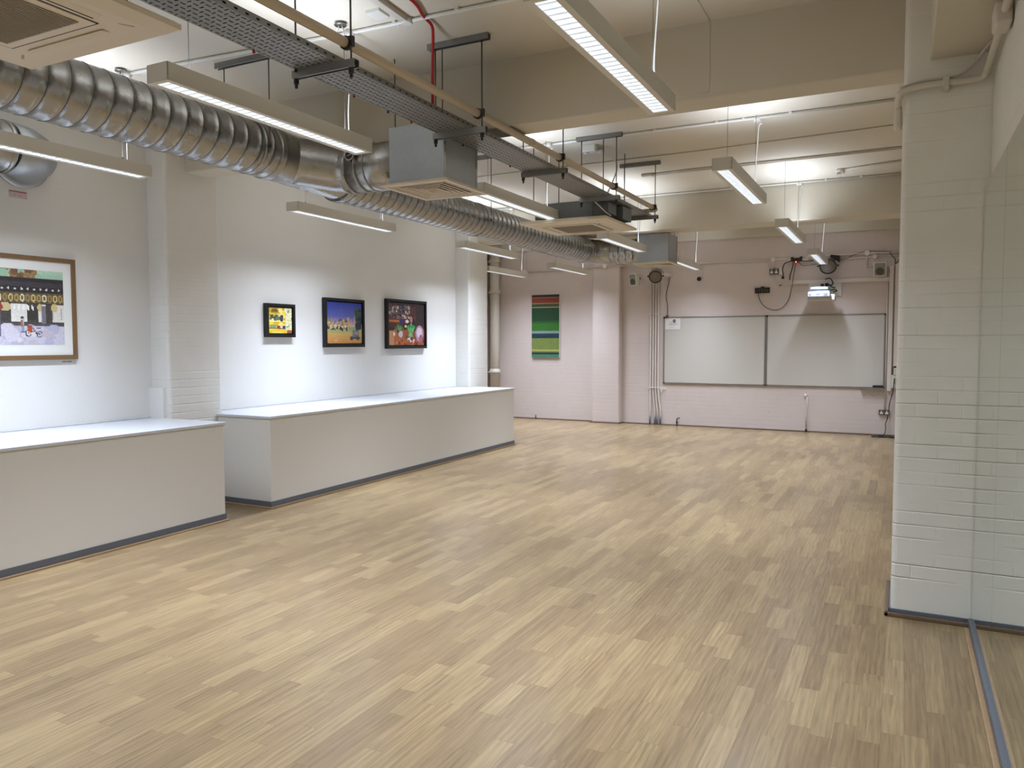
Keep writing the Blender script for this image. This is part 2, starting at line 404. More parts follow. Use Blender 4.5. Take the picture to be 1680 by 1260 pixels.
# ------------------------------------------------------------------ mirror wall
r = empty('wall_mirror', (.37, 1.2, 0), 'frameless mirror panels covering the right wall beside the white brick pillar', 'mirror')
for (a, b_) in ((3.776, 4.765), (1.80, 3.772), (-.18, 1.796), (-2.16, -.184)):
    B().box(.362, .368, a, b_, .052, 2.345).build('mirror_panel', M['mirror'], r)
B().box(.368, .389, -2.16, 4.76, .052, 2.34).build('backing_board', M['backing'], r)
B().box(.348, .370, -2.16, 4.745, .012, .052).build('bottom_rail', M['skirt'], r, bevel=.003)
B().box(.326, .350, -2.16, 4.70, 0, .014).build('timber_bead', M['bead'], r, bevel=.004)

# ------------------------------------------------------------------ luminaires
LIGHTCOL = (.82, .925, 1.12)
DOWN, UP = 39, 9
def make_luminaire(label, x, y):
    r = empty('pendant_light', (x, y, 2.8), label, 'light', 'white linear pendant lights')
    w, l, h = .073, 1.6, .09
    b = B()
    b.box(-w, -w+.004, 0, l, .004, h); b.box(w-.004, w, 0, l, .004, h)
    b.box(-w, w, 0, .004, .004, h); b.box(-w, w, l-.004, l, .004, h)
    b.box(-w, -.042, 0, l, 0, .004); b.box(.042, w, 0, l, 0, .004)
    b.box(-.042, .042, 0, .028, 0, .004); b.box(-.042, .042, l-.028, l, 0, .004)
    b.box(-w+.004, w-.004, .004, l-.004, .045, .05)
    b.build('housing', M['lum'], r, origin=(0, 0, 0), bevel=.0012)
    b = B(); prof = [(.028, .0042)]; y_ = .054
    while y_ < l-.04: prof += [(y_, .0042), (y_, .0012), (y_+.0015, .0012), (y_+.0015, .0042)]; y_ += .052
    prof.append((l-.028, .0042)); pv = [(b.bm.verts.new((-.042, yy, zz)), b.bm.verts.new((.042, yy, zz))) for yy, zz in prof]
    for (p0, p1), (q0, q1), (ya, za), (yb, zb) in zip(pv, pv[1:], prof, prof[1:]):
        b.mi = 0 if za > .004 and zb > .004 else 1
        b._f([p0, p1, q1, q0])
    b.build('louvre', [M['louvre'], M['blade']], r, origin=(0, 0, 0))
    for yy in (.19, 1.41):
        b = B().tube([(0, yy, .09), (0, yy, ZC-2.8)], .0016, 6); wr = b.build('suspension_wire', M['rod'], r, origin=(0, 0, 0))
        b = B().cyl((0, yy, .09), (0, yy, .115), .005, 8); b.build('wire_grip', M['dark'], wr, origin=(0, 0, 0))
    b = B().tube(spline([(.0, 1.45, .088), (-.006, 1.455, .25), (.008, 1.46, .5), (.02, 1.455, ZC-2.8-.09), (.045, 1.46, ZC-2.8-.07), (.02, 1.47, ZC-2.8-.03)], 6), .0045, 8)
    b.build('power_cable', M['white'], r, origin=(0, 0, 0))
    b = B().cyl((0, 1.47, ZC-2.8-.045), (0, 1.47, ZC-2.8), .033, 16); b.build('cable_box', M['white'], r, origin=(0, 0, 0))
    for nm, z, rot, e, sp in (('down_lamp', -.0015, (0, 0, 0), DOWN*.52, 132), ('down_lamp', -.0020, (0, 0, 0), DOWN*.52, 88), ('up_lamp', h-.01, (PI, 0, 0), UP, 132)):
        ld = bpy.data.lights.new(nm, 'AREA'); ld.shape = 'RECTANGLE'; ld.size = .08; ld.size_y = 1.22
        ld.energy = e; ld.color = LIGHTCOL; ld.spread = math.radians(sp)
        lo = bpy.data.objects.new(nm, ld); COL.objects.link(lo); lo.parent = r
        lo.location = (0, l/2, z); lo.rotation_euler = rot
    return r
def copy_tree(o, parent=None):
    c = o.copy(); COL.objects.link(c)
    if parent is not None: c.parent = parent
    for ch in list(o.children): copy_tree(ch, c)
    return c
spots = [
 (-3.25, 2.61, 'large white linear pendant light hanging over the galvanised duct, nearest of its row'),
 (-1.215, 2.63, 'white linear pendant light with louvre seen from below at the top centre of the photo'),
 (-5.215, 2.46, 'white linear pendant light near the left wall, cut off by the photo edge'),
 (-1.215, 5.79, 'white linear pendant light just beyond the big beam, left of right-hand pillar'),
 (-3.25, 5.75, 'white linear pendant light partly hidden behind the near square air diffuser'),
 (-5.26, 5.70, 'white linear pendant light hanging against the left wall above the black-framed paintings'),
 (-1.215, 8.93, 'white linear pendant light crossing the second ceiling beam, above the digital clock'),
 (-3.30, 8.93, 'white linear pendant light just below the far ceiling cassette unit'),
 (-5.28, 8.90, 'white linear pendant light hanging before the far left pillar and soil pipe'),
 (-1.19, 11.95, 'white linear pendant light hanging just before the projector on the far wall'),
 (-3.24, 12.0, 'white linear pendant light beyond the far galvanised plenum box'),
 (-5.33, 11.97, 'white linear pendant light in front of the striped green painting wall'),
 (-6.62, 12.02, 'white linear pendant light in the far left corner by the soil pipe'),
 (-3.25, -.52, 'white linear pendant light behind the camera over the duct row'),
 (-1.215, -.52, 'white linear pendant light behind the camera near the mirror'),
 (-5.215, -.60, 'white linear pendant light behind the camera near the left wall'),
 (-3.25, -3.3, 'white linear pendant light at the back wall, duct row'),
 (-1.215, -3.3, 'white linear pendant light at the back wall near the mirror'),
 (-5.215, -3.3, 'white linear pendant light at the back wall near the left wall'),
]
proto = None
for x, y, lab in spots:
    if proto is None: proto = make_luminaire(lab, x, y); continue
    c = copy_tree(proto); c.location = (x, y, 2.8); c['label'] = lab

# ------------------------------------------------------------------ spiral duct
def spiral(b, path, r, pitch=.12, n=40, handed=1, ridge=.0024, cap=False):
    """helical-seam pipe along a straight or curved path (list of points)"""
    P = [Vector(p) for p in path]; S = [0]
    for a, c in zip(P, P[1:]): S.append(S[-1]+(c-a).length)
    L = S[-1]
    def at(s):
        s = max(0, min(L, s)); i = 0
        while i < len(S)-2 and S[i+1] < s: i += 1
        t = (s-S[i])/(S[i+1]-S[i]); p = P[i].lerp(P[i+1], t)
        d0 = (P[i+1]-P[i]).normalized()
        return p, d0
    K = int(L/pitch)+3
    prof = [(.006, 0), (.0072, ridge), (.0102, ridge), (.0114, 0), (.05, -.0002), (.09, -.0002)]
    stations = [(k*pitch+o, e, (1 if o in (.0072, .0102, .006) else 0)) for k in range(-1, K) for o, e in prof]
    rows = []
    for s0, e, sm in stations:
        row = []
        for j in range(n):
            s = s0+handed*pitch*j/n
            p, d = at(s); up = Vector((0, 0, 1)); u = d.cross(up).normalized(); w = u.cross(d)
            th = 2*PI*j/n
            row.append(b.bm.verts.new(p+(u*math.cos(th)+w*math.sin(th))*(r+e)))
        rows.append((row, sm))
    for i in range(len(rows)-1):
        (A, sa), (C, sb) = rows[i], rows[i+1]
        b.mi = 1 if sa and i % 6 < 3 else 0
        for j in range(n-1): b._f([A[j], A[j+1], C[j+1], C[j]], b.mi == 0)
    # wrap column: last angle joins first angle one pitch further
    st = len(prof)
    for i in range(len(rows)-st-1):
        ia, ib = i+st*(1 if handed > 0 else 0), i+1+st*(1 if handed > 0 else 0)
        b.mi = 1 if rows[i][1] and i % 6 < 3 else 0
        if handed > 0: b._f([rows[i][0][n-1], rows[ia][0][0], rows[ib][0][0], rows[i+1][0][n-1]], b.mi == 0)
    b.mi = 0
    bmesh.ops.remove_doubles(b.bm, verts=b.bm.verts, dist=1e-5)
    return b

D = empty('air_duct', (-4.2, 5, 2.7), 'galvanised spiral air duct running the length of the room under the ceiling', 'duct')
G2 = [M['galv'], M['seam']]
RN = .188
spiral(B(), [(-4.21, -4.19, 2.955), (-4.21, 4.34, 2.935)], RN, .125).build('spiral_section', G2, D)
# tee : straight body with a branch sweeping out to the right
b = B()
b.lathe([(RN+.004, 0), (RN+.006, .02), (RN+.001, .03), (RN-.004, .38), (.176, .80), (.182, .81), (.182, .83)], (-4.21, 4.30, 2.935), (0, 1, -.045), 44)
b.build('tee_body', M['galv'], D)
b = B()
bp = [Vector((-4.18, 4.55, 2.92)), Vector((-4.05, 4.68, 2.905)), Vector((-3.93, 4.79, 2.885)), Vector((-3.82, 4.825, 2.872))]
b.tube(spline(bp, 4), [.178]*13, 36)
b.build('tee_branch', M['galv'], D)
b = B()
for xx in (-3.86, -3.805, -3.70, -3.62): b.lathe([(.178, 0), (.186, .003), (.186, .012), (.178, .015)], (xx, 4.83, 2.87), (1, 0, 0), 36)
b.cyl((-3.87, 4.83, 2.87), (-3.31, 4.83, 2.87), .178, 36)
b.build('branch_spigot', M['galv'], D)
b = B(); bd = Vector((.25, -1, .05)).normalized(); bo = Vector((-3.72, 4.66, 2.93))
b.lathe([(.034, 0), (.036, .02), (.040, .022), (.040, .034), (.030, .034), (.030, .02)], bo, bd, 20); b.build('test_point', M['galv'], D)
b = B(); b.lathe([(.029, .0205), (.029, .026)], bo, bd, 20); dq = b.build('damper_quadrant', M['dark'], D)
b = B(); pc = bo+bd*.03; dx = Vector((.028, .007, .008)); b.tube([pc-dx, pc+dx], .004, 6); b.build('damper_handle', M['galv'], dq)
spiral(B(), [(-4.215, 5.08, 2.885), (-4.2, 10.56, 2.875)], .176, .105).build('spiral_section', G2, D)
# coupling collars on the duct
def collar(x, y, z, r, ax=(0, 1, 0)):
    B().lathe([(r, 0), (r+.006, .002), (r+.006, .02), (r+.002, .03), (r+.006, .04), (r+.006, .058), (r, .06)], (x, y, z), ax, 44).build('collar', M['galv'], D)
collar(-4.21, 4.27, 2.935, RN+.002); collar(-4.215, 5.09, 2.885, .178); collar(-4.2, 10.52, 2.876, .178)
# gored elbow to the far plenum
ep = [Vector((-4.2+.36-.36*math.cos(a), 10.56+.36*math.sin(a), 2.875)) for a in [i*PI/2/4 for i in range(5)]]
B().tube(ep, .178, 40, smooth=True).build('elbow', M['galv'], D)
b = spiral(B(), [(-3.84, 10.92, 2.873), (-3.42, 10.93, 2.87)], .176, .105); b.build('spiral_section', G2, D)
collar(-3.86, 10.92, 2.873, .178, (1, 0, 0))
# strap hangers with threaded rods
for y in (-.8, 4.12, 7.4):
    z = 2.94 if y < 5 else 2.88; R_ = RN+.005 if y < 5 else .181
    b = B()
    b.lathe([(R_, 0), (R_+.003, 0), (R_+.003, .028), (R_, .028)], (-4.21, y-.014, z), (0, 1, 0), 44); b.build('strap', M['galv'], D)
    for s in (-1, 1):
        b = B(); b.cyl((-4.21+s*(R_+.022), y, z-.025), (-4.21+s*(R_+.022), y, ZC-.04), .004, 8); b.build('hanger_rod', M['rod'], D)
        b = B(); b.cyl((-4.21+s*(R_+.022), y, z-.035), (-4.21+s*(R_+.022), y, z-.01), .010, 6); b.build('nut', M['dark'], D)

def channel(name, x0, x1, y, z, label, parent=None, hang=False):
    """slotted strut channel, open side down (ceiling) or up (carrier)"""
    b = B(); b.box(x0, x1, y-.02, y+.02, z+.036, z+.04); b.box(x0, x1, y-.02, y-.016, z, z+.036); b.box(x0, x1, y+.016, y+.02, z, z+.036)
    b.box(x0, x1, y-.016, y-.010, z, z+.004); b.box(x0, x1, y+.010, y+.016, z, z+.004)
    o = b.build(name, M['steel'], parent)
    if parent is None: tag(o, label, 'strut channel', 'short strut channels fixed to the ceiling')
    return o
channel('ceiling_channel', -4.50, -3.90, 4.12, ZC-.04, 'steel strut channel on the ceiling above the near duct, left of the cable tray')
channel('ceiling_channel', -4.50, -3.90, 7.4, ZC-.04, 'steel strut channel on the ceiling above the far stretch of duct')
channel('ceiling_channel', -4.50, -3.90, -.8, ZC-.04, 'steel strut channel on the ceiling over the duct behind the camera')

# air plenum boxes with four-way diffusers
def plenum(cx, cy, label):
    r = empty('air_plenum', (cx, cy, 2.65), label, 'air plenum', 'square galvanised plenum boxes')
    b = B(); X0, X1, Y0, Y1 = cx-.23, cx+.23, cy-.235, cy+.235; b.box(X0, X1, Y0, Y1, 2.70, 3.072)
    b.build('box', M['galvbox'], r, bevel=.002)
    b = B(); b.box(X0, X0+.002, Y0, Y1, 2.664, 2.701); b.box(X1-.002, X1, Y0, Y1, 2.664, 2.701); b.box(X0+.002, X1-.002, Y0, Y0+.002, 2.664, 2.701); b.box(X0+.002, X1-.002, Y1-.002, Y1, 2.664, 2.701); b.build('box_neck', M['galvbox'], r)
    b = B()
    for s in (-1, 1):
        b.box(cx+.2295, cx+.232, cy+s*.222-.012, cy+s*.222+.012, 2.665, 3.071)
    b.build('corner_seam', M['galv'], r)
    for sx, sy in ((-1, -1), (-1, 1), (1, -1), (1, 1)):
        B().cyl((cx+sx*.2, cy+sy*.2, 3.07), (cx+sx*.2, cy+sy*.2, ZC-(.48 if 4.99 < cy+sy*.2 < 5.245 else 0)), .004, 8).build('hanger_rod', M['rod'], r)
    dy = .02
    b = B(); H0 = .28; V0 = .295
    def ring(h0, v0, z0, h1, v1, z1):
        P = [(-h0, -v0), (h0, -v0), (h0, v0), (-h0, v0)]; Q = [(-h1, -v1), (h1, -v1), (h1, v1), (-h1, v1)]
        for i in range(4):
            j = (i+1) % 4
            b.quad((cx+P[i][0], cy+dy+P[i][1], z0), (cx+P[j][0], cy+dy+P[j][1], z0), (cx+Q[j][0], cy+dy+Q[j][1], z1), (cx+Q[i][0], cy+dy+Q[i][1], z1))
    ring(H0, V0, 2.664, H0, V0, 2.652); ring(H0, V0, 2.652, H0-.035, V0-.035, 2.65)
    h, v = H0-.035, V0-.035
    ring(h, v, 2.65, h-.004, v-.004, 2.682)
    for k in range(5):
        o_ = .012+k*.040
        ring(h-o_, v-o_, 2.651, h-o_-.011, v-o_-.011, 2.651); ring(h-o_-.011, v-o_-.011, 2.651, h-o_-.032, v-o_-.032, 2.684)
    df = b.build('diffuser', M['ac'], r, solid=.0015)
    B().box(cx-.225, cx+.225, cy-.23, cy+.23, 2.696, 2.6995).build('throat_shade', M['shade_int'], df)  # dark sheet paints the unlit interior above the blades
plenum(-3.09, 4.83, 'near galvanised plenum box with square air diffuser under the cable tray')
plenum(-3.20, 10.94, 'far galvanised plenum box with square air diffuser at the end of the duct')

# second duct entering the left wall
W = empty('wall_duct', (-5.8, 2.2, 2.75), 'galvanised spiral duct turning into the left wall above the street painting', 'duct')
spiral(B(), [(-5.86, -1.5, 2.96), (-5.86, 3.38, 2.96)], .185, .125).build('spiral_section', G2, W)
b = B(); ep = [Vector((-5.86-.24+.24*math.cos(a), 3.38+.30*math.sin(a), 2.96)) for a in [i*PI/2/3 for i in range(4)]]
b.tube(ep+[Vector((-6.14, 3.68, 2.96))], .19, 40); b.build('elbow', M['galvbox'], W)
b = B(); b.lathe([(.19, 0), (.225, 0), (.225, .015), (.19, .02)], (XL+.001, 3.66, 2.96), (1, 0, 0), 44); b.build('wall_flange', M['galvbox'], W)
B().lathe([(.186, 0), (.193, .002), (.193, .03), (.186, .032)], (-5.86, 3.36, 2.96), (0, 1, 0), 44).build('collar', M['galv'], W)
r = B().box(XL, XL+.003, 3.56, 3.70, 2.655, 2.71).build('wall_label', M['pinksign']); tag(r, 'small pale pink label with a red line on the left wall below the duct end', 'label')
B().box(XL+.003, XL+.0036, 3.565, 3.695, 2.698, 2.705).build('red_line', M['redink'], r, origin=r.location)
B().box(XL+.003, XL+.0036, 3.60, 3.615, 2.675, 2.682).box(XL+.003, XL+.0036, 3.64, 3.655, 2.672, 2.679).build('printed_mark', M['inkl'], r, origin=r.location)

# ------------------------------------------------------------------ cable tray and its hangers
T = empty('cable_tray', (-2.69, 4, 2.96), 'perforated galvanised cable tray hung on rods along the middle of the ceiling', 'cable tray')
b = B(); x0, wx, cy, nx = -2.865, .0386, .032, 7; z = 2.963
ny = int((8.62+1.4)/cy)
def cell(xa, xb, ya, yb, hx, hy):
    cx_, cy_ = (xa+xb)/2, (ya+yb)/2
    X = [xa, cx_-hx, cx_+hx, xb]; Yv = [ya, cy_-hy, cy_+hy, yb]
    v = [[b.bm.verts.new((xx, yy, z)) for yy in Yv] for xx in X]
    for i in range(3):
        for j in range(3):
            if i == 1 and j == 1: continue
            b._f([v[i][j], v[i+1][j], v[i+1][j+1], v[i][j+1]])
for j in range(ny):
    for i in range(nx):
        ya = -1.4+j*cy
        if (i+j) % 2: cell(x0+i*wx, x0+(i+1)*wx, ya, ya+cy, .0040, .0135)
        else: cell(x0+i*wx, x0+(i+1)*wx, ya, ya+cy, .012, .0040)
b.build('tray_base', M['steel'], T, solid=.0012)
for nm, xs in (('side_flange', -2.865), ('side_flange', -2.595)):
    b = B()
    for j in range(ny):
        ya = -1.4+j*cy
        if j % 2: 
            Z = [z, z+.009, z+.019, z+.030]; Yv = [ya, ya+.006, ya+.026, ya+cy]
        else: Z = [z, z+.016, z+.0161, z+.030]; Yv = [ya, ya+.016, ya+.0161, ya+cy]
        v = [[b.bm.verts.new((xs, yy, zz)) for zz in Z] for yy in Yv]
        for i in range(3):
            for k in range(3):
                if i == 1 and k == 1 and j % 2: continue
                b._f([v[i][k], v[i+1][k], v[i+1][k+1], v[i][k+1]])
    s = 1 if xs < -2.6 else -1
    b.quad((xs, -1.4, z+.030), (xs+s*.010, -1.4, z+.030), (xs+s*.010, -1.4+ny*cy, z+.030), (xs, -1.4+ny*cy, z+.030))
    b.build(nm, M['steel'], T, solid=.0012)
for i, y in enumerate((-1.05, .25, 1.55, 2.85-.0, 3.14, 3.62, 3.95, 4.2, 4.85, 5.6)):
    b = B(); b.lathe([(.008, 0), (.008, .006), (.005, .007), (.005, .014)], (-2.858, y, z-.014), (0, 0, 1), 8)
    b.build('clip', M['red'] if i % 2 else M['dark'], T)
for i in range(6):
    b = B(); x = -2.845+i*.044+(.004 if i > 2 else 0)
    b.tube([(x, -1.38, z+.019), (x+.004, 1.0, z+.019), (x-.003, 3.1, z+.019), (x+.003, 5.3, z+.019), (x, 8.58, z+.019)], .0175 if i else .010, 8)
    tag(b.build('power_cable', M['dark']), 'dark cable lying in the perforated tray, seen through its slots', 'cable', 'cables lying in the tray')
hy = [-.85, .48, 1.82, 3.165, 4.52, 5.88, 7.19, 8.50]
for i, y in enumerate(hy):
    far = ('nearest to the far end', 'second from the far end', 'third from the far end', 'beside the near plenum box', 'beside the large near pendant light', 'above the near ceiling cassette', 'over the camera', 'behind the camera')[7-i]
    r = empty('tray_hanger', (-2.69, y, 2.93), 'steel channel and rods carrying the cable tray, '+far, 'hanger', 'cable tray hangers')
    channel('carrier_channel', -2.89, -2.48, y, 2.921, None, r)
    top = ZC-.036 if y not in (4.52,) else ZC-.036
    for x in (-2.877, -2.515):
        tr = B().cyl((x, y, 2.880), (x, y, top), .005, 8).build('threaded_rod', M['rod'], r)
        b = B(); b.lathe([(.007, 0), (.008, .002), (.008, .02), (.014, .022), (.014, .047)], (x, y, 2.873), (0, 0, 1), 8, False)
        b.build('nut', M['dark'], tr)
    channel('ceiling_channel', -2.93, -2.46, y, ZC-.04, None, r)
    b = B(); b.lathe([(.026, 0), (.034, 0), (.034, .022), (.026, .022)], (-2.545, y-.011, 3.05), (0, 1, 0), 20)
    b.box(-2.528, -2.500, y-.012, y+.012, 3.028, 3.078); b.build('pipe_clamp', M['dark'], r)
    r['group'] = 'cable tray hangers'
P_ = empty('overhead_pipe', (-2.545, 4, 3.05), 'beige insulated pipe running beside and above the cable tray', 'pipe')
B().cyl((-2.545, -4.19, 3.05), (-2.545, 8.60, 3.05), .0255, 20).build('pipe_run', M['pipe'], P_)
b = B(); b.lathe([(.0255, -.03), (.029, -.02), (.029, .02), (.0255, .03)], (-2.545, 5.35, 3.05), (0, 1, 0), 20); b.build('coupling', M['pipe'], P_)
b = B(); b.tube([(-2.545, 8.60, 3.05), (-2.55, 8.64, 3.048), (-2.59, 8.66, 3.045), (-2.98, 8.66, 3.03)], .0255, 18); b.build('end_elbow', M['pipe'], P_)

# ------------------------------------------------------------------ ceiling cassettes
def cassette(cx, cy, label):
    r = empty('ceiling_cassette', (cx, cy, 2.75), label, 'air conditioner', 'ceiling cassette air conditioners')
    h = .478
    b = B()   # fascia frame with bevelled rim
    def rg(a0, z0, a1, z1):
        P = [(-a0, -a0), (a0, -a0), (a0, a0), (-a0, a0)]; Q = [(-a1, -a1), (a1, -a1), (a1, a1), (-a1, a1)]
        for i in range(4):
            j = (i+1) % 4
            b.quad((cx+P[i][0], cy+P[i][1], z0), (cx+P[j][0], cy+P[j][1], z0), (cx+Q[j][0], cy+Q[j][1], z1), (cx+Q[i][0], cy+Q[i][1], z1))
    rg(h-.02, 2.79, h, 2.778); rg(h, 2.778, h, 2.758); rg(h, 2.758, .395, 2.749); rg(.395, 2.749, .275, 2.748); rg(.275, 2.748, .272, 2.756); rg(h-.02, 2.79, .1, 2.79)
    b.build('fascia', M['ac'], r)
    b = B(); b.box(cx-.268, cx+.268, cy-.268, cy+.268, 2.744, 2.756); b.build('grille_frame', M['ac'], r, bevel=.004)
    b = B()
    for gx0, gx1, gy0, gy1 in ((-.274, .274, -.274, -.2695), (-.274, .274, .2695, .274), (-.274, -.2695, -.27, .27), (.2695, .274, -.27, .27)): b.box(cx+gx0, cx+gx1, cy+gy0, cy+gy1, 2.7465, 2.75)
    b.build('groove_shade', M['shade_int'], r)  # black strips paint the shade of the gap round the grille
    b = B(); b.box(cx-.222, cx+.222, cy-.222, cy+.222, 2.7435, 2.745)
    for k in range(30): b.box(cx-.222+k*.0153, cx-.222+k*.0153+.006, cy-.222, cy+.222, 2.7395, 2.7436)
    b.build('intake_grille', M['acgrille'], r)
    for k in range(4):
        a = k*PI/2; ca, sa = math.cos(a), math.sin(a)
        def rot(x, y, zz): return (cx+x*ca-y*sa, cy+x*sa+y*ca, zz)
        b = B(); L = .235
        b.hexa([rot(*p) for p in [(-L, .292, 2.7475), (-L, .292, 2.7500), (-L, .318, 2.7475), (-L, .318, 2.7500), (L, .292, 2.7475), (L, .292, 2.75), (L, .318, 2.7475), (L, .318, 2.75)]])
        if k > 1: b.build('outlet_slot_shade', M['shade_int'], r)  # black strip paints the shade of the open air gap
        else: b.bm.free()
        b = B()
        b.hexa([rot(*p) for p in [(-L, .312, 2.742), (-L, .312, 2.746), (-L, .352, 2.748), (-L, .352, 2.752), (L, .312, 2.742), (L, .312, 2.746), (L, .352, 2.748), (L, .352, 2.752)]])
        b.build('vane', M['ac'], r, bevel=.0015)
        b = B(); b.hexa([rot(*p) for p in [(-.36, .36, 2.7485), (-.36, .36, 2.7505), (-.355, .37, 2.7485), (-.355, .37, 2.7505), (-.31, .33, 2.7485), (-.31, .33, 2.7505), (-.305, .34, 2.7485), (-.305, .34, 2.7505)]])
        b.build('latch', M['acgrille'], r)
    b = B()   # casing with chamfered corners
    q = .385; c = .09
    pl = [(-q+c, -q), (q-c, -q), (q, -q+c), (q, q-c), (q-c, q), (-q+c, q), (-q, q-c), (-q, -q+c)]
    lo = [b.bm.verts.new((cx+x, cy+y, 2.80)) for x, y in pl]; hi = [b.bm.verts.new((cx+x, cy+y, 2.962)) for x, y in pl]
    b._f(lo[::-1]); b._f(hi)
    for i in range(8): b._f([lo[i], lo[(i+1) % 8], hi[(i+1) % 8], hi[i]])
    for zz in (2.835, 2.86): b.box(cx-q+c, cx+q-c, cy-q-.004, cy-q, zz, zz+.008)
    b.box(cx-.12, cx+.06, cy-q-.003, cy-q, 2.88, 2.945)
    b.build('casing', M['body'], r, bevel=.004)
    b = B(); b.box(cx+q-.03, cx+q+.045, cy-.30, cy-.05, 2.84, 2.955); b.box(cx+q, cx+q+.09, cy+.02, cy+.30, 2.82, 2.955); b.build('control_box', M['body'], r, bevel=.006)
    for sx, sy in ((-1, -1), (-1, 1), (1, -1), (1, 1)):
        x, y = cx+sx*.385, cy+sy*.33
        B().cyl((x, y, 2.93), (x, y, ZC), .005, 8).build('hanger_rod', M['rod'], r)
        b = B(); b.box(x-.025, x+.025, y-.02, y+.02, 2.95, 2.957); b.cyl((x, y, 2.94), (x, y, 2.965), .010, 6); b.build('lug', M['dark'], r)
    return r
cassette(-3.10, 7.70, 'far ceiling cassette air conditioner with beige fascia, behind the cable tray')
cassette(-3.02, 1.68, 'near ceiling cassette air conditioner with beige fascia in the top left corner')
b = B().tube(spline([(-2.80, 7.20, 2.97), (-2.72, 7.22, 2.90), (-2.66, 7.28, 2.83), (-2.63, 7.36, 2.80)], 6), .006, 8)
tag(b.build('unit_cable', M['white']), 'white cable dropping from the tray onto the far ceiling cassette', 'cable')

# ------------------------------------------------------------------ conduits on the ceiling
def conduit(name, pts, rad, mat, label, cat='conduit', saddles=(), group=None, sub=None, sm=None):
    p = pts if sub is None else spline(pts, sub)
    mid = pts[len(pts)//2]
    r = empty(name, mid, label, cat, group)
    B().tube(p, rad, 12).build('run', mat, r)
    for s in saddles:
        b = B(); b.box(s[0]-.012, s[0]+.012, s[1]-.028, s[1]+.028, s[2]-rad*.3, s[2]+rad+.004)
        b.build('saddle', sm or mat, r, bevel=.002)
    return r
zc = ZC-.015
conduit('ceiling_conduit', [(-5.4, 3.92, zc), (-4.6, 3.97, zc), (-3.25, 4.08, zc), (-2.2, 4.12, zc), (.09, 4.14, zc)], .0125, M['white'], 'white conduit across the ceiling of the near bay, before the big beam', saddles=[(-4.0, 4.03, zc), (-2.45, 4.11, zc), (-1.2, 4.13, zc), (-2.9, 4.10, zc)])
conduit('ceiling_conduit', [(-5.8, 7.25, zc), (.0, 7.24, zc)], .0125, M['white'], 'white conduit across the ceiling just beyond the big beam', saddles=[(-x, 7.245, zc) for x in (5.2, 4.0, 2.15, 1.57, 1.33, .93)])
conduit('ceiling_conduit', [(-5.8, 8.30, ZC-.006), (-2.0, 8.245, ZC-.006), (-.03, 8.09, ZC-.006)], .006, M['cream'], 'thin cream cable clipped across the middle of the far ceiling bay', 'cable')
r = conduit('ceiling_conduit', [(-2.75, 9.10, ZC-.01), (-2.2, 9.06, ZC-.01), (-.03, 9.02, ZC-.01)], .011, M['cream'], 'pair of cream cables crossing the ceiling right of the tray end', 'cable')
B().tube([(-2.75, 9.16, ZC-.01), (-.03, 9.07, ZC-.01)], .009, 8).build('second_cable', M['cream'], r)
B().box(-2.86, -2.72, 9.06, 9.16, ZC-.035, ZC).build('end_fitting', M['cream'], r, bevel=.01)
conduit('ceiling_conduit', [(-5.8, 10.38, zc), (.0, 10.39, zc)], .0125, M['white'], 'white conduit in the angle of ceiling and second beam', saddles=[(-x, 10.385, zc) for x in (4.4, 3.3, 1.85, .9, .5)])
r = conduit('sensor_conduit', [(-.66, 9.86, zc), (-.5, 9.80, zc), (-.03, 9.66, zc)], .0125, M['cream'], 'short cream conduit feeding the ceiling sensor near the right pillar')
r = empty('ceiling_sensor', (-.70, 9.88, ZC-.09), 'small white round sensor on the ceiling near the right pillar', 'sensor')
B().lathe([(.05, 0), (.05, .03), (.045, .04)], (-.70, 9.88, ZC-.04), (0, 0, 1), 20).build('base', M['cream'], r)
B().lathe([(.018, 0), (.036, .01), (.040, .05)], (-.70, 9.88, ZC-.09), (0, 0, 1), 20).build('lens', M['clear'], r)
# disc with clear cap and cable loops near the first light and left of it
for x, y, l in ((-3.22, 3.95, 'small metal disc with looped clear cable on the ceiling above the cable tray'), (-5.2, 3.86, 'small metal disc with looped clear cable on the ceiling above the left duct')):
    r = empty('ceiling_rose', (x, y, ZC-.11), l, 'ceiling rose', 'ceiling roses with loops')
    B().lathe([(.036, 0), (.040, .004), (.036, .010)], (x, y, ZC-.022), (0, 0, 1), 20).build('disc', M['galv'], r)
    B().cyl((x, y, ZC-.012), (x, y, ZC), .008, 8).build('stem', M['galv'], r)
    B().tube(spline([(x-.012, y, ZC-.02), (x-.03, y, ZC-.08), (x-.025, y+.01, ZC-.12), (x+.02, y+.02, ZC-.11), (x+.012, y, ZC-.022)], 6), .0035, 8).build('loop', M['white'], r)
r = empty('twin_socket_box', (-2.93, 7.52, ZC-.08), 'white twin surface box on the ceiling behind the tray, beyond the big beam', 'socket')
B().box(-3.00, -2.85, 7.48, 7.57, ZC-.07, ZC).build('box_body', M['white'], r, bevel=.006)
B().cyl((-2.96, 7.525, ZC-.085), (-2.96, 7.525, ZC-.07), .025, 16).build('outlet', M['lum'], r)
B().cyl((-2.88, 7.6, ZC-.04), (-2.80, 7.63, ZC-.04), .028, 12).build('gland', M['cream'], r)
B().tube(spline([(-2.86, 7.6, ZC-.06), (-2.74, 7.72, ZC-.12), (-2.72, 7.8, ZC-.2), (-2.78, 7.7, ZC-.45), (-2.80, 7.6, 3.0)], 6), .007, 8).build('lead', M['white'], r)
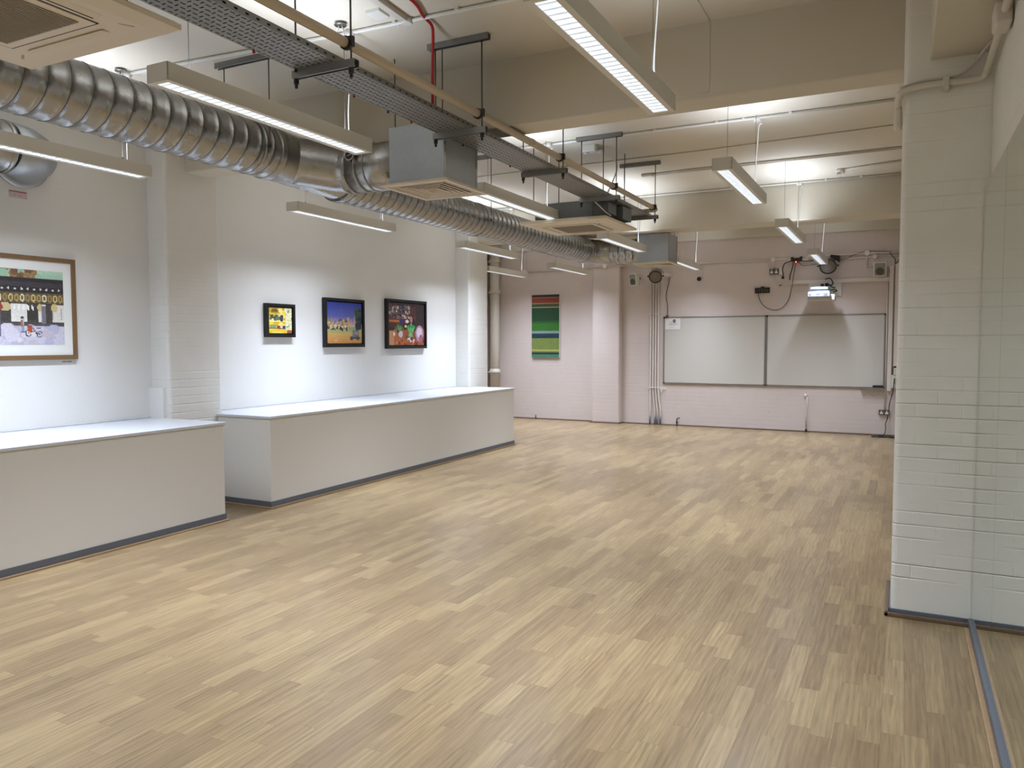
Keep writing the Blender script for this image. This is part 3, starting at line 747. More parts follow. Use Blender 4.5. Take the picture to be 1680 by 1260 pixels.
# emergency sign box and trunking on the near ceiling
r = empty('ceiling_trunking', (-2.78, 3.7, ZC-.04), 'short cream trunking on the near ceiling with small pale label box', 'trunking')
B().hexa([(-2.80, 3.2, ZC-.03), (-2.80, 3.2, ZC), (-2.75, 3.2, ZC-.03), (-2.75, 3.2, ZC), (-2.84, 4.07, ZC-.03), (-2.84, 4.07, ZC), (-2.79, 4.07, ZC-.03), (-2.79, 4.07, ZC)]).build('run', M['cream'], r, bevel=.002)
B().lathe([(.03, 0), (.036, .005), (.036, .035)], (-2.81, 4.09, ZC-.035), (0, 0, 1), 18).build('box_body', M['white'], r)
B().box(-2.97, -2.87, 3.88, 3.99, ZC-.02, ZC).build('label_box', M['white'], r)
# red fire cable
b = B().tube(spline([(-2.62, 3.0, zc), (-2.63, 3.6, zc), (-2.62, 3.88, zc), (-2.68, 4.08, zc), (-2.70, 4.20, zc-.005), (-2.74, 4.28, zc-.03), (-2.80, 4.37, ZC-.10), (-2.81, 4.38, ZC-.25)], 6)+[Vector((-2.81, 4.38, 3.0))], .010, 10)
tag(b.build('red_cable', M['red']), 'red fire cable snaking across the ceiling and dropping to the cable tray', 'cable')

# pipe round the top of the right pillar and along the mirror wall
r = empty('pillar_conduit', (.15, 4.73, 2.9), 'cream painted conduit wrapping the top of the right brick pillar', 'conduit')
B().tube(spline([(-.055, 5.0, 2.80), (-.056, 4.80, 2.835), (-.05, 4.745, 2.87), (-.02, 4.735, 2.895), (.1, 4.735, 2.908), (.30, 4.735, 2.905), (.345, 4.725, 2.92), (.352, 4.68, 2.935), (.356, 4.5, 2.945), (.356, 4.1, 2.955), (.356, 3.4, 2.965)], 6), .017, 14).build('run', M['cream'], r)
B().tube(spline([(-.05, 4.752, 2.915), (.05, 4.752, 2.935), (.20, 4.75, 2.938), (.27, 4.745, 2.965), (.32, 4.72, 3.02), (.36, 4.55, 3.035)], 6), .0065, 8).build('thin_cable', M['cream'], r)
B().box(.155, .185, 4.712, 4.77, 2.87, 2.935).build('bracket', M['cream'], r, bevel=.003)
B().box(-.075, -.035, 4.80, 4.90, 2.72, 2.84).build('end_box', M['cream'], r, bevel=.012)
B().box(.318, .385, 3.95, 4.10, 2.90, 3.0).build('inspection_tee', M['cream'], r, bevel=.012)

# ------------------------------------------------------------------ pictures
class Pic:
    def __init__(s, w, h, col): s.w, s.h = w, h; s.a = np.zeros((h, w, 3)); s.a[:] = col; s.rng = np.random.RandomState(w*h)
    def _m(s): 
        yy, xx = np.mgrid[0:s.h, 0:s.w]; return xx/(s.w-1), yy/(s.h-1)
    def rect(s, x0, x1, y0, y1, c, j=0):
        u, v = s._m(); m = (u >= x0) & (u <= x1) & (v >= y0) & (v <= y1); s.a[m] = c
        if j: s.a[m] += (s.rng.rand(m.sum(), 1)-.5)*j
    def ell(s, cx, cy, rx, ry, c, j=0):
        u, v = s._m(); m = ((u-cx)/rx)**2+((v-cy)/ry)**2 <= 1; s.a[m] = c
        if j: s.a[m] += (s.rng.rand(m.sum(), 1)-.5)*j
    def ring(s, cx, cy, rx, ry, c, t=.3):
        u, v = s._m(); d = ((u-cx)/rx)**2+((v-cy)/ry)**2; s.a[(d <= 1) & (d >= 1-t)] = c
    def line(s, x0, y0, x1, y1, t, c):
        u, v = s._m(); dx, dy = x1-x0, y1-y0; L2 = dx*dx+dy*dy+1e-9; k = np.clip(((u-x0)*dx+(v-y0)*dy)/L2, 0, 1)
        d = np.hypot((u-x0-k*dx)*s.w/s.h, v-y0-k*dy); s.a[d <= t] = c
    def grad(s, y0, y1, c0, c1):
        u, v = s._m(); m = (v >= y0) & (v <= y1); t = ((v-y0)/(y1-y0))[..., None]; g = np.array(c0)*(1-t)+np.array(c1)*t; s.a[m] = g[m]
    def blobs(s, n, x0, x1, y0, y1, rr, cols):
        for i in range(n):
            x = x0+(x1-x0)*s.rng.rand(); y = y0+(y1-y0)*s.rng.rand(); q = rr*(.5+s.rng.rand()); c = cols[s.rng.randint(len(cols))]
            s.ell(x, y, q*s.h/s.w, q*(.6+.8*s.rng.rand()), c)
    def canvas(s, name, parent, x, ya, yb, z0, z1, axis='x', sgn=1):
        """canvas facing +x (axis x) spanning y ya..yb, or facing -y (axis y) spanning x"""
        a = np.clip(s.a+(s.rng.rand(s.h, s.w, 1)-.5)*14, 0, 255)/255.
        lin = np.where(a <= .04045, a/12.92, ((a+.055)/1.055)**2.4)
        bm = bmesh.new(); lay = bm.loops.layers.float_color.new('paint')
        ox, oy, oz = parent.location
        W_, H_ = s.w, s.h
        def P(i, j):
            h = ya+(yb-ya)*i/W_; zz = z1-(z1-z0)*j/H_
            return (x-ox, h-oy, zz-oz) if axis == 'x' else (h-ox, x-oy, zz-oz)
        v = [[bm.verts.new(P(i, j)) for j in range(H_+1)] for i in range(W_+1)]
        for i in range(W_):
            for j in range(H_):
                f = bm.faces.new((v[i][j+1], v[i+1][j+1], v[i+1][j], v[i][j]))
                c = lin[j, i]
                for l in f.loops: l[lay] = (c[0], c[1], c[2], 1)
        me = bpy.data.meshes.new(name); bm.to_mesh(me); bm.free(); me.materials.append(M['paint'])
        return link(name, me, parent)

def framed(label, pic, ya, yb, z0, z1, border, depth, fm, mount=0, x=XL):
    r = empty('framed_painting', (x, (ya+yb)/2, z0), label, 'painting')
    b = B(); xo = x+depth
    b.box(x+.004, xo, ya, ya+border, z0, z1); b.box(x+.004, xo, yb-border, yb, z0, z1)
    b.box(x+.004, xo, ya+border, yb-border, z0, z0+border); b.box(x+.004, xo, ya+border, yb-border, z1-border, z1)
    b.box(x+.004, x+.010, ya+border, yb-border, z0+border, z1-border)
    b.build('frame', fm, r, bevel=.002)
    if mount:
        B().box(x+.010, xo-.012, ya+border, yb-border, z0+border, z1-border).build('mount', M['mat'], r)
        pic.canvas('picture', r, xo-.0105, ya+border+mount[0], yb-border-mount[1], z0+border+mount[2], z1-border-mount[3])
    else:
        g = .012
        B().box(x+.010, xo-.018, ya+border+g, yb-border-g, z0+border+g, z1-border-g).build('canvas_edge', M['frameblk'], r)
        pic.canvas('picture', r, xo-.0165, ya+border+g, yb-border-g, z0+border+g, z1-border-g)
    return r
# A: yellow kitchen shelves
p = Pic(56, 64, (214,186,60)); p.blobs(60, 0, .7, 0, 1, .09, [(232,205,70),(205,170,45),(240,224,130),(190,150,50)])
p.rect(0, .62, .27, .30, (120,95,50)); p.rect(0, .7, .50, .54, (235,225,150)); p.rect(0, .75, .80, .84, (90,70,60))
p.blobs(26, .05, .62, .30, .5, .045, [(60,62,70),(100,110,110),(60,85,60),(150,120,60),(40,40,50)])
p.ell(.25, .13, .16, .10, (120,90,45)); p.ell(.30, .20, .2, .04, (200,150,30))
p.rect(.05, .30, .68, .80, (120,150,110), 30); p.rect(.34, .48, .70, .80, (150,40,60)); p.rect(.50, .60, .70, .8, (205,200,215)); p.rect(.6, .82, .70, .84, (60,50,90))
p.rect(.72, 1, 0, .95, (205,205,150), 40); p.blobs(30, .75, 1, .0, .8, .05, [(150,165,150),(110,120,110),(225,220,170),(235,230,200)])
p.ell(.35, 1.02, .5, .16, (225,185,40)); p.ell(.35, 1.04, .3, .1, (235,215,120)); p.rect(.8, 1, .88, 1, (150,80,50), 30)
framed('small black-framed painting of yellow shelves, leftmost above the long plinth', p, 6.165, 6.60, 1.597, 1.962, .032, .055, M['frameblk'])
# B: dusk avenue with truck
p = Pic(80, 64, (60,70,140)); p.grad(0, .38, (45,62,150), (95,100,165)); p.grad(.38, .58, (120,110,160), (205,165,165)); p.grad(.58, .75, (185,180,130), (160,165,105)); p.grad(.75, 1, (200,160,95), (190,135,75))
for k in range(16): p.rect(k/16*.62, k/16*.62+.03, .50+.05*((k*7) % 3)/2, .68, [(190,165,110),(150,130,90),(215,195,150)][k % 3])
p.blobs(40, 0, .62, .42, .66, .03, [(90,85,80),(190,175,140),(225,205,170),(70,75,70),(150,140,60)])
p.blobs(22, 0, .6, .62, .68, .02, [(40,40,45),(60,50,45)])
p.rect(.58, .625, .36, .72, (200,160,110)); p.rect(.78, .795, .32, .62, (210,180,140)); p.rect(.68, .69, .40, .6, (200,175,150))
p.blobs(34, .84, 1, .1, .62, .06, [(40,58,62),(55,75,60),(70,90,75),(35,45,60)]); p.rect(.62, .80, .60, .72, (140,165,110), 25)
p.rect(.73, .92, .68, .86, (95,115,125), 20); p.rect(.76, .9, .70, .78, (150,130,120)); p.ell(.70, .88, .05, .05, (50,50,60)); p.ell(.88, .88, .05, .05, (45,45,55)); p.rect(.66, .96, .85, .89, (70,70,80)); p.ell(.24, .94, .04, .025, (225,150,110))
framed('black-framed painting of blue dusk sky over a tawny street, above the long plinth', p, 7.10, 7.845, 1.482, 2.070, .034, .055, M['frameblk'])
# C: dark interior with green tulips
p = Pic(84, 70, (62,34,32)); p.blobs(50, 0, 1, 0, .5, .1, [(80,40,38),(52,30,30),(95,50,45),(40,26,28)])
for v in (.06, .17, .28): p.rect(.0, .58, v+.075, v+.09, (140,95,80)); p.blobs(26, .02, .58, v, v+.07, .022, [(170,160,155),(120,110,115),(90,60,60),(200,190,175),(80,90,110)])
p.rect(.0, .3, .40, .46, (190,110,50), 20); p.rect(.75, 1, 0, .52, (45,32,32), 10)
p.blobs(30, 0, 1, .66, 1.02, .1, [(150,80,45),(175,100,60),(120,65,40)]); p.rect(0, .14, .66, 1, (200,145,100), 25)
p.ell(.33, .42, .05, .05, (40,50,120)); p.ell(.5, .43, .05, .04, (235,215,215)); p.ell(.62, .38, .04, .08, (180,120,120))
for k in range(9): p.line(.6, .78, .50+.03*k, .48+.02*abs(k-4), .012, [(70,170,90),(110,200,120),(50,130,70)][k % 3])
for k in range(8): p.line(.28, .66, .16+.035*k, .50+.025*abs(k-3), .010, [(80,160,90),(60,120,70),(120,190,120)][k % 3])
p.ell(.6, .8, .06, .1, (110,170,120)); p.ell(.14, .74, .03, .05, (230,220,215)); p.ell(.32, .74, .06, .08, (205,195,200)); p.ell(.58, .88, .07, .06, (225,220,225)); p.ell(.46, .55, .03, .03, (235,220,170))
p.ell(.86, .72, .12, .20, (170,135,150)); p.ell(.86, .70, .08, .13, (205,185,200)); p.ell(.9, .85, .06, .1, (150,90,110)); p.blobs(18, .2, .8, .75, .98, .03, [(210,180,160),(150,60,50),(90,50,40)])
framed('black-framed painting of green tulips in a dark room, rightmost above the long plinth', p, 8.325, 9.265, 1.455, 2.118, .034, .055, M['frameblk'])
# D: street scene in oak frame
p = Pic(170, 92, (190,188,200))
p.grad(0, .10, (175,205,180), (160,190,165)); p.rect(.55, .86, .0, .10, (150,120,80), 40); p.blobs(20, .55, .88, .0, .1, .03, [(120,85,60),(190,170,130),(150,190,160)])
p.rect(0, 1, .10, .30, (48,44,46), 14); p.rect(0, 1, .16, .22, (64,60,66), 10)
for k in range(30): p.ell(k/30+.01, .255, .006, .014, (215,210,200))
p.rect(0, 1, .30, .46, (92,82,62), 30)
for k in range(34):
    x = k/34+.014; p.ell(x, .375, .012, .055, [(205,185,120),(180,150,90),(225,215,180),(160,130,80)][k % 4]); p.ell(x, .375, .005, .035, (110,95,60))
p.rect(0, 1, .44, .455, (45,40,38)); p.rect(0, 1, .455, .72, (70,66,62), 22)
for x0, x1 in ((.50, .63), (.72, .80), (.86, .90), (.935, 1.0)): p.rect(x0, x1, .46, .70, (220,216,208), 14)
for k in range(40): p.rect(.86+k*.004, .861+k*.004, .5, .66, (170,165,170)) if k % 4 == 0 else None
p.rect(.8, .86, .5, .66, (58,55,50), 15); p.ell(.69, .50, .03, .06, (200,185,140)); p.ell(.86+.01, .5, .014, .05, (195,175,120)); p.ell(.95, .5, .018, .06, (205,185,130))
for k in range(5): p.line(.74+k*.022, .48, .735+k*.025, .53, .010, (235,235,230))
p.rect(.62, .665, .27, .86, (105,98,112), 14); p.line(.65, .40, .67, .52, .02, (150,60,55)); p.rect(.88, .90, .48, .74, (120,115,125), 12)
p.rect(.12, .16, .27, .9, (105,98,112), 14); p.rect(.30, .335, .27, .86, (105,98,112), 14)
p.rect(0, 1, .72, .75, (85,80,80), 14); p.rect(0, 1, .75, 1, (196,192,206), 16); p.blobs(70, 0, 1, .76, 1, .05, [(205,200,212),(178,176,198),(215,205,205),(190,180,190)])
p.rect(.50, .62, .60, .88, (120,140,120), 20); p.blobs(14, .5, .62, .52, .66, .04, [(80,120,60),(60,95,50),(110,150,80)]); p.rect(.61, .665, .62, .9, (100,94,118), 12)
p.ell(.775, .64, .007, .018, (60,45,40)); p.rect(.767, .785, .655, .74, (190,180,185)); p.rect(.77, .784, .73, .83, (140,145,175)); p.rect(.768, .776, .68, .76, (150,110,80)); p.rect(.768, .787, .825, .84, (50,40,45))
p.ring(.805, .85, .016, .045, (60,50,60), .45); p.ring(.865, .865, .016, .045, (60,50,60), .45); p.line(.805, .85, .835, .82, .006, (120,40,40)); p.line(.835, .82, .865, .865, .006, (60,55,80)); p.line(.83, .78, .85, .86, .006, (60,55,80)); p.rect(.80, .825, .74, .83, (170,75,45), 20); p.rect(.85, .872, .77, .785, (40,35,40))
r = framed('large oak-framed watercolour of a street with lanterns and bicycle on the left wall', p, 2.35, 4.058, 1.404, 2.220, .036, .030, M['frameoak'], mount=(.09, .068, .085, .075))
r2 = B().box(XL, XL+.002, 3.93, 4.03, 1.362, 1.392).build('caption_card', M['paper']); tag(r2, 'tiny caption card on the wall under the oak-framed watercolour', 'label')
B().box(XL+.002, XL+.0026, 3.94, 3.972, 1.381, 1.387).box(XL+.002, XL+.0026, 3.977, 4.018, 1.381, 1.387).build('printed_line', M['ink'], r2, origin=r2.location)

# striped canvas on the far wall
r = empty('striped_painting', (-6.35, YF, 1.235), 'tall unframed painting of green and brown horizontal stripes on the far wall', 'painting')
B().box(-6.645, -6.047, YF-.035, YF-.0005, 1.235, 2.48).build('canvas_body', M['paper'], r)
st = [(0, .04, (52,34,26)), (.04, .05, (150,135,110)), (.05, .13, (128,52,30)), (.13, .14, (165,160,120)), (.14, .175, (72,76,42)), (.175, .185, (40,45,30)), (.185, .205, (150,150,105)), (.205, .42, (22,62,32)), (.42, .45, (30,85,30)), (.45, .575, (46,106,34)),
      (.575, .62, (122,142,140)), (.62, .69, (18,52,62)), (.69, .88, (112,128,62)), (.88, .895, (180,180,100)), (.895, .92, (120,130,70)), (.92, .955, (30,52,52)), (.955, 1.01, (66,118,94))]
p = Pic(24, 120, (0,0,0))
for a, c_, cc in st: p.rect(0, 1, a, c_, cc, 4)
p.canvas('stripes', r, YF-.0355, -6.645, -6.047, 1.235, 2.48, axis='y')

# ------------------------------------------------------------------ far wall fittings
yw = YF
# soil pipe in the corner
r = empty('soil_pipe', (-7.43, 13.86, 0), 'thick white soil pipe in the far left corner beyond the plinth', 'pipe')
B().cyl((-7.43, 13.86, .0), (-7.43, 13.86, ZC), .095, 24).build('pipe_run', M['cream'], r)
for zz in (2.52, .905, 1.75+1.4):
    b = B(); b.lathe([(.095, 0), (.118, .008), (.118, .05), (.104, .06), (.104, .09), (.095, .095)], (-7.43, 13.86, zz), (0, 0, 1), 24)
    b.box(-7.60, -7.50, 13.84, 13.88, zz+.015, zz+.04); b.build('socket_collar', M['cream'], r)
# whiteboards
def board(x0, x1, label):
    r = empty('whiteboard', ((x0+x1)/2, yw, .775), label, 'whiteboard', 'whiteboards on the far wall')
    z0, z1 = .775, 2.005
    B().box(x0+.02, x1-.02, yw-.018, yw-.002, z0+.02, z1-.02).build('panel', M['board'], r)
    b = B(); t = .022
    b.box(x0, x0+t, yw-.026, yw-.002, z0, z1); b.box(x1-t, x1, yw-.026, yw-.002, z0, z1); b.box(x0+t, x1-t, yw-.026, yw-.002, z0, z0+t); b.box(x0+t, x1-t, yw-.026, yw-.002, z1-t, z1)
    fr = b.build('frame', M['alu'], r, bevel=.002)
    for x in (x0, x1):
        for zz in (z0, z1-.03): B().box(x-(.028 if x == x1 else .002), x+(.002 if x == x1 else .028), yw-.029, yw-.003, zz, zz+.03).build('corner_cap', M['dark' if (x == x0 and zz > 1.5) else 'sock'], fr)
    return r
board(-3.955, -2.135, 'left whiteboard on the far wall, with the paper notice in its corner')
wb = board(-2.13, -.258, 'right whiteboard on the far wall, below the projector')
b = B().box(-.62, -.262, yw-.085, yw-.026, .768, .776); b.box(-.62, -.262, yw-.087, yw-.083, .768, .784)
b.build('pen_tray', M['alu'], wb)
r = empty('board_eraser', (-.35, yw-.055, .776), 'black board eraser on the pen tray of the right whiteboard', 'eraser')
B().box(-.43, -.275, yw-.08, yw-.035, .776, .796).build('felt', M['ink'], r, bevel=.002); B().box(-.43, -.275, yw-.08, yw-.035, .796, .828).build('grip', M['dark'], r, bevel=.006)
r = B().box(-3.925, -3.645, yw-.0205, yw-.019, 1.775, 1.975).build('paper_notice', M['paper']); tag(r, 'white paper notice with round dark logo on the left whiteboard corner', 'notice')
b = B(); 
b.lathe([(.030, 0), (.030, .0006)], (-3.755, yw-.0206, 1.925), (0, -1, 0), 20); b.box(-3.83, -3.80, yw-.0212, yw-.0205, 1.905, 1.910); b.build('logo', M['ink'], r, origin=r.location)
b = B(); b.hexa([(-3.775, yw-.0217, 1.925), (-3.775, yw-.0213, 1.930), (-3.775, yw-.0212, 1.925), (-3.775, yw-.0212, 1.930), (-3.73, yw-.0217, 1.918), (-3.73, yw-.0213, 1.930), (-3.73, yw-.0212, 1.918), (-3.73, yw-.0212, 1.930)]); b.build('logo_stripe', M['paper'], r, origin=r.location)
b = B()
for (xa, xb, zz) in ((-3.86, -3.70, 1.886), (-3.85, -3.71, 1.876), (-3.87, -3.69, 1.857), (-3.84, -3.74, 1.847), (-3.86, -3.76, 1.80)): b.box(xa, xb, yw-.0210, yw-.0204, zz, zz+.0045)
b.build('printed_lines', M['inkl'], r, origin=r.location)

# vertical conduits
r0 = None
for i, (xt, xb) in enumerate(((-4.200, -4.198), (-4.151, -4.105), (-4.103, -4.060), (-4.052, -4.000))):
    r = empty('vertical_conduit', (xt, yw-.02, 0), ('leftmost', 'second from left', 'third from left', 'rightmost')[i]+' of four slim white conduits rising beside the left whiteboard', 'conduit', 'four conduits beside the whiteboard')
    B().tube([(xt, yw-.022, ZC-.18), (xt, yw-.022, .70), (xb*.5+xt*.5, yw-.022, .44), (xb, yw-.022, .28), (xb, yw-.022, 0.0)], .0125, 12).build('run', M['pinkc'], r)
    B().cyl((xb, yw-.022, 0), (xb, yw-.022, .15), .0145, 12).build('sleeve', M['skirt'], r)
    for zz in (.68, 2.05): B().box(xt-.022, xt+.022, yw-.040, yw-.002, zz, zz+.02).build('saddle', M['pinkc'], r, bevel=.002)
r = empty('conduit_clamp', (-3.98, yw-.02, .66), 'small bracket end of the conduit support beside the left whiteboard', 'bracket')
B().box(-4.25, -3.90, yw-.006, yw-.001, .66, .70).build('bar', M['pinkc'], r); B().hexa([(-3.99, yw-.03, .58), (-3.99, yw-.03, .68), (-3.99, yw-.002, .58), (-3.99, yw-.002, .68), (-3.96, yw-.03, .64), (-3.96, yw-.03, .68), (-3.96, yw-.002, .64), (-3.96, yw-.002, .68)]).build('gusset', M['pinkc'], r)
# pipe stubs at floor
r = empty('pipe_stub', (-3.68, yw-.04, 0), 'dark capped pipe stub rising from the floor below the left whiteboard', 'pipe')
B().tube([(-3.68, yw-.05, 0), (-3.68, yw-.05, .13), (-3.66, yw-.05, .142), (-3.63, yw-.05, .142)], .013, 10).build('run', M['skirt'], r); B().cyl((-3.68, yw-.05, .055), (-3.68, yw-.05, .075), .020, 10).build('valve', M['dark'], r)
r = empty('pipe_stub', (-6.55, yw-.04, 0), 'small dark pipe stub at the floor below the striped painting', 'pipe')
B().cyl((-6.55, yw-.05, 0), (-6.55, yw-.05, .085), .014, 10).build('run', M['skirt'], r)
r = empty('gas_pipe', (-1.445, yw-.02, 0), 'thin wall-coloured pipe rising from the floor below the right whiteboard', 'pipe')
B().tube([(-1.445, yw-.018, .02), (-1.455, yw-.018, .3), (-1.44, yw-.018, .45), (-1.445, yw-.018, .60)], .011, 10).build('run', M['brickF'], r)
B().lathe([(.03, 0), (.03, .02), (.014, .03)], (-1.465, yw-.001, .625), (0, -1, 0), 14).build('cap', M['pinkc'], r)
B().box(-1.462, -1.430, yw-.045, yw-.02, .0, .05).build('floor_valve', M['dark'], r, bevel=.004)
# screw holes filler under the tray
b = B()
for x, zz in ((-.62, .50), (-.60, .49), (-.53, .47), (-.49, .43), (-.45, .435), (-.39, .44)): b.lathe([(.006, 0), (.004, .002)], (x, yw, zz), (0, -1, 0), 8)
for x in (-.56, -.43): b.hexa([(x-.02, yw-.004, .645), (x, yw-.004, .657), (x-.02, yw-.001, .645), (x, yw-.001, .657), (x, yw-.004, .645), (x+.001, yw-.004, .657), (x, yw-.001, .645), (x+.02, yw-.001, .65)])
tag(b.build('wall_plugs', M['inkl']), 'scatter of old screw holes in the brick below the right whiteboard', 'wall marks', kind='stuff')

# horizontal conduit along far wall
zf = 2.955
r = empty('wall_conduit', (-3.0, yw-.02, zf), 'cream conduit running high along the far brick wall', 'conduit')
B().tube([(-7.3, yw-.018, 2.935), (-5.33, yw-.018, 2.962), (-5.33, 13.82, 2.962), (-4.74, 13.82, 2.965), (-4.74, yw-.018, 2.965), (-3.4, yw-.018, 2.955), (-2.02, yw-.018, 2.958)], .013, 12).build('run', M['pinkc'], r)
B().tube([(-2.02, yw-.018, 2.958), (-.56, yw-.018, 2.995), (-.03, yw-.018, 2.985)], .017, 12).build('run', M['pinkc'], r)
for x, z_ in ((-6.8, 2.945), (-5.05, 2.963), (-2.03, 2.958), (-.56, 2.995)):
    yy = yw if x != -5.05 else 13.84
    B().lathe([(.045, 0), (.045, .035), (.038, .042)], (x, yy-.001, z_), (0, -1, 0), 18).build('junction', M['pinkc'], r)
B().tube([(-6.8, yw-.018, 2.945), (-6.8, yw-.018, ZC-.21)], .013, 10).build('riser', M['pinkc'], r)
B().tube([(-2.03, yw-.018, 2.94), (-2.03, yw-.018, 2.80)], .012, 10).build('drop', M['pinkc'], r)
B().tube(spline([(-2.03, yw-.018, 2.93), (-2.10, yw-.02, 2.92), (-2.13, yw-.02, 2.86), (-2.09, yw-.02, 2.80)], 5), .007, 8).build('drop_cable', M['pinkc'], r)
B().tube([(-.56, yw-.018, 2.98), (-.56, yw-.018, 2.77), (-.44, yw-.018, 2.77)], .010, 10).build('drop', M['pinkc'], r)
r = empty('lower_conduit', (-.7, yw-.02, 2.93), 'second cream conduit with round outlet box, above the right loudspeaker', 'conduit')
B().tube([(-1.42, yw-.018, 2.885), (-.44, yw-.018, 2.935), (-.03, yw-.018, 2.935)], .010, 10).build('run', M['pinkc'], r)
B().lathe([(.04, 0), (.04, .035), (.03, .045)], (-.44, yw-.001, 2.93), (0, -1, 0), 18).build('outlet_box', M['pinkc'], r)
# trunking
r = B().box(-1.74, -.20, yw-.035, yw-.001, 2.525, 2.590).build('wall_trunking', M['pinkc'], bevel=.003); tag(r, 'cream square trunking along the far wall above the projector plate', 'trunking')
r = B().box(-1.80, -1.45, yw-.04, yw-.001, 2.885, 2.955).build('power_trunking', M['pinkc'], bevel=.003); tag(r, 'short cream trunking box on the far wall behind the red-lit adaptor', 'trunking')
r = empty('power_adaptor', (-1.645, yw-.06, 2.88), 'black adaptor with glowing red light clipped high on the far wall', 'adaptor')
B().box(-1.735, -1.565, yw-.075, yw-.040, 2.905, 2.965).build('body', M['dark'], r, bevel=.005)
B().box(-1.70, -1.60, yw-.085, yw-.045, 2.882, 2.905).build('red_body', M['red'], r, bevel=.004)
B().lathe([(.010, 0), (.007, .006)], (-1.655, yw-.085, 2.896), (0, -1, 0), 12).build('indicator', M['led'], r)
B().box(-1.74, -1.70, yw-.07, yw-.040, 2.93, 2.985).build('clip', M['dark'], r); B().box(-1.60, -1.56, yw-.07, yw-.040, 2.93, 2.985).build('clip', M['dark'], r)
# sockets
def socket(x0, x1, z0, z1, label, mat=M['sock'], inserts=2, d=.035):
    r = empty('wall_socket', ((x0+x1)/2, yw, z0), label, 'socket')
    pl_ = B().box(x0, x1, yw-d, yw-.001, z0, z1).build('plate', mat, r, bevel=.004)
    for i in range(inserts):
        cx = x0+(x1-x0)*(i+.5)/inserts; w = (x1-x0)/inserts*.30
        B().box(cx-w, cx+w, yw-d-.003, yw-d, z0+(z1-z0)*.18, z0+(z1-z0)*.52).box(cx-w*.35, cx+w*.35, yw-d-.004, yw-d, z0+(z1-z0)*.52, z0+(z1-z0)*.85).build('outlet', M['white'], pl_)
    return r
socket(-2.095, -1.94, 2.705, 2.80, 'brushed metal twin socket high on the far wall above the clock')
socket(-1.93, -1.848, 2.70, 2.815, 'white single socket high on the far wall with black plug below', M['pinkc'], 1)
B_ = B().box(-1.885, -1.845, yw-.075, yw-.035, 2.62, 2.665); tag(B_.build('power_plug', M['dark'], bevel=.008), 'black plug head hanging below the high white socket', 'plug')
socket(-.332, -.172, .342, .425, 'brushed metal twin socket low on the far wall beside the brick pillar')
def cable(name, pts, rad, mat, label):
    return tag(B().tube(spline(pts, 7), rad, 8).build(name, mat), label, 'cable')
cable('adaptor_cable', [(-1.73, yw-.06, 2.915), (-1.80, yw-.05, 2.90), (-1.85, yw-.05, 2.87), (-1.875, yw-.05, 2.78), (-1.862, yw-.05, 2.70), (-1.862, yw-.05, 2.665)], .008, M['dark'], 'black lead from the adaptor to the hanging black plug')
cable('adaptor_cable', [(-1.70, yw-.06, 2.90), (-1.715, yw-.05, 2.80), (-1.75, yw-.045, 2.68), (-1.757, yw-.045, 2.60)], .008, M['dark'], 'black lead dropping from the adaptor to the trunking')
cable('clock_cable', [(-2.275, yw-.02, 2.385), (-2.25, yw-.015, 2.27), (-2.17, yw-.012, 2.16), (-2.05, yw-.012, 2.10), (-1.95, yw-.012, 2.095), (-1.86, yw-.012, 2.14), (-1.77, yw-.012, 2.27), (-1.735, yw-.014, 2.42), (-1.71, yw-.05, 2.52), (-1.695, yw-.055, 2.65), (-1.66, yw-.055, 2.88)], .005, M['rod'], 'thin grey cable looping below the clock up to the adaptor')
cable('adaptor_cable', [(-1.58, yw-.05, 2.91), (-1.45, yw-.05, 2.905), (-1.30, yw-.05, 2.925)], .007, M['dark'], 'black lead running right from the adaptor behind the pendant light')
cable('adaptor_cable', [(-1.61, yw-.06, 2.89), (-1.56, yw-.045, 2.84), (-1.50, yw-.045, 2.832), (-1.25, yw-.045, 2.85)], .005, M['rod'], 'thin grey lead sagging right from the adaptor')
cable('socket_cable', [(-2.03, yw-.012, 2.70), (-2.0, yw-.01, 2.64), (-1.985, yw-.01, 2.56), (-1.965, yw-.01, 2.525), (-1.90, yw-.01, 2.515), (-1.75, yw-.01, 2.505)], .004, M['pinkc'], 'thin cream cable below the high metal socket')
b = B().hexa([(-1.925, yw-.02, 2.508), (-1.925, yw-.02, 2.528), (-1.925, yw-.008, 2.508), (-1.925, yw-.008, 2.528), (-1.885, yw-.02, 2.51), (-1.885, yw-.02, 2.516), (-1.885, yw-.008, 2.51), (-1.885, yw-.008, 2.516)]); tag(b.build('cable_clip', M['dark']), 'tiny black clip on the thin cable right of the clock', 'clip')
cable('wall_cable', [(-1.16, yw-.04, 2.90), (-.92, yw-.04, 2.905), (-.80, yw-.035, 2.955), (-.66, yw-.03, 3.005), (-.5, yw-.03, 3.02), (-.2, yw-.03, 3.00)], .0045, M['dark'], 'thin black cable climbing from the right stage lamp to the conduit')
cable('wall_cable', [(-.23, yw-.03, 2.99), (-.19, yw-.03, 2.93), (-.145, yw-.03, 2.87), (-.14, yw-.03, 2.80), (-.09, yw-.03, 2.86), (-.05, yw-.03, 2.91)], .006, M['dark'], 'tangle of black cable above the right-hand vertical trunking')
cable('lamp_cable', [(-3.855, yw-.03, 2.72), (-3.87, yw-.03, 2.60), (-3.91, yw-.03, 2.40), (-3.88, yw-.03, 2.2), (-3.88, yw-.03, 2.03)], .006, M['dark'], 'thin black cable hanging from the left stage lamp to the whiteboard corner')
b = B().box(-3.915, -3.865, yw-.05, yw-.002, 1.98, 2.03).build('cable_end', M['sock'], bevel=.006); tag(b, 'small metal cable connector at the top left corner of the left whiteboard', 'connector')
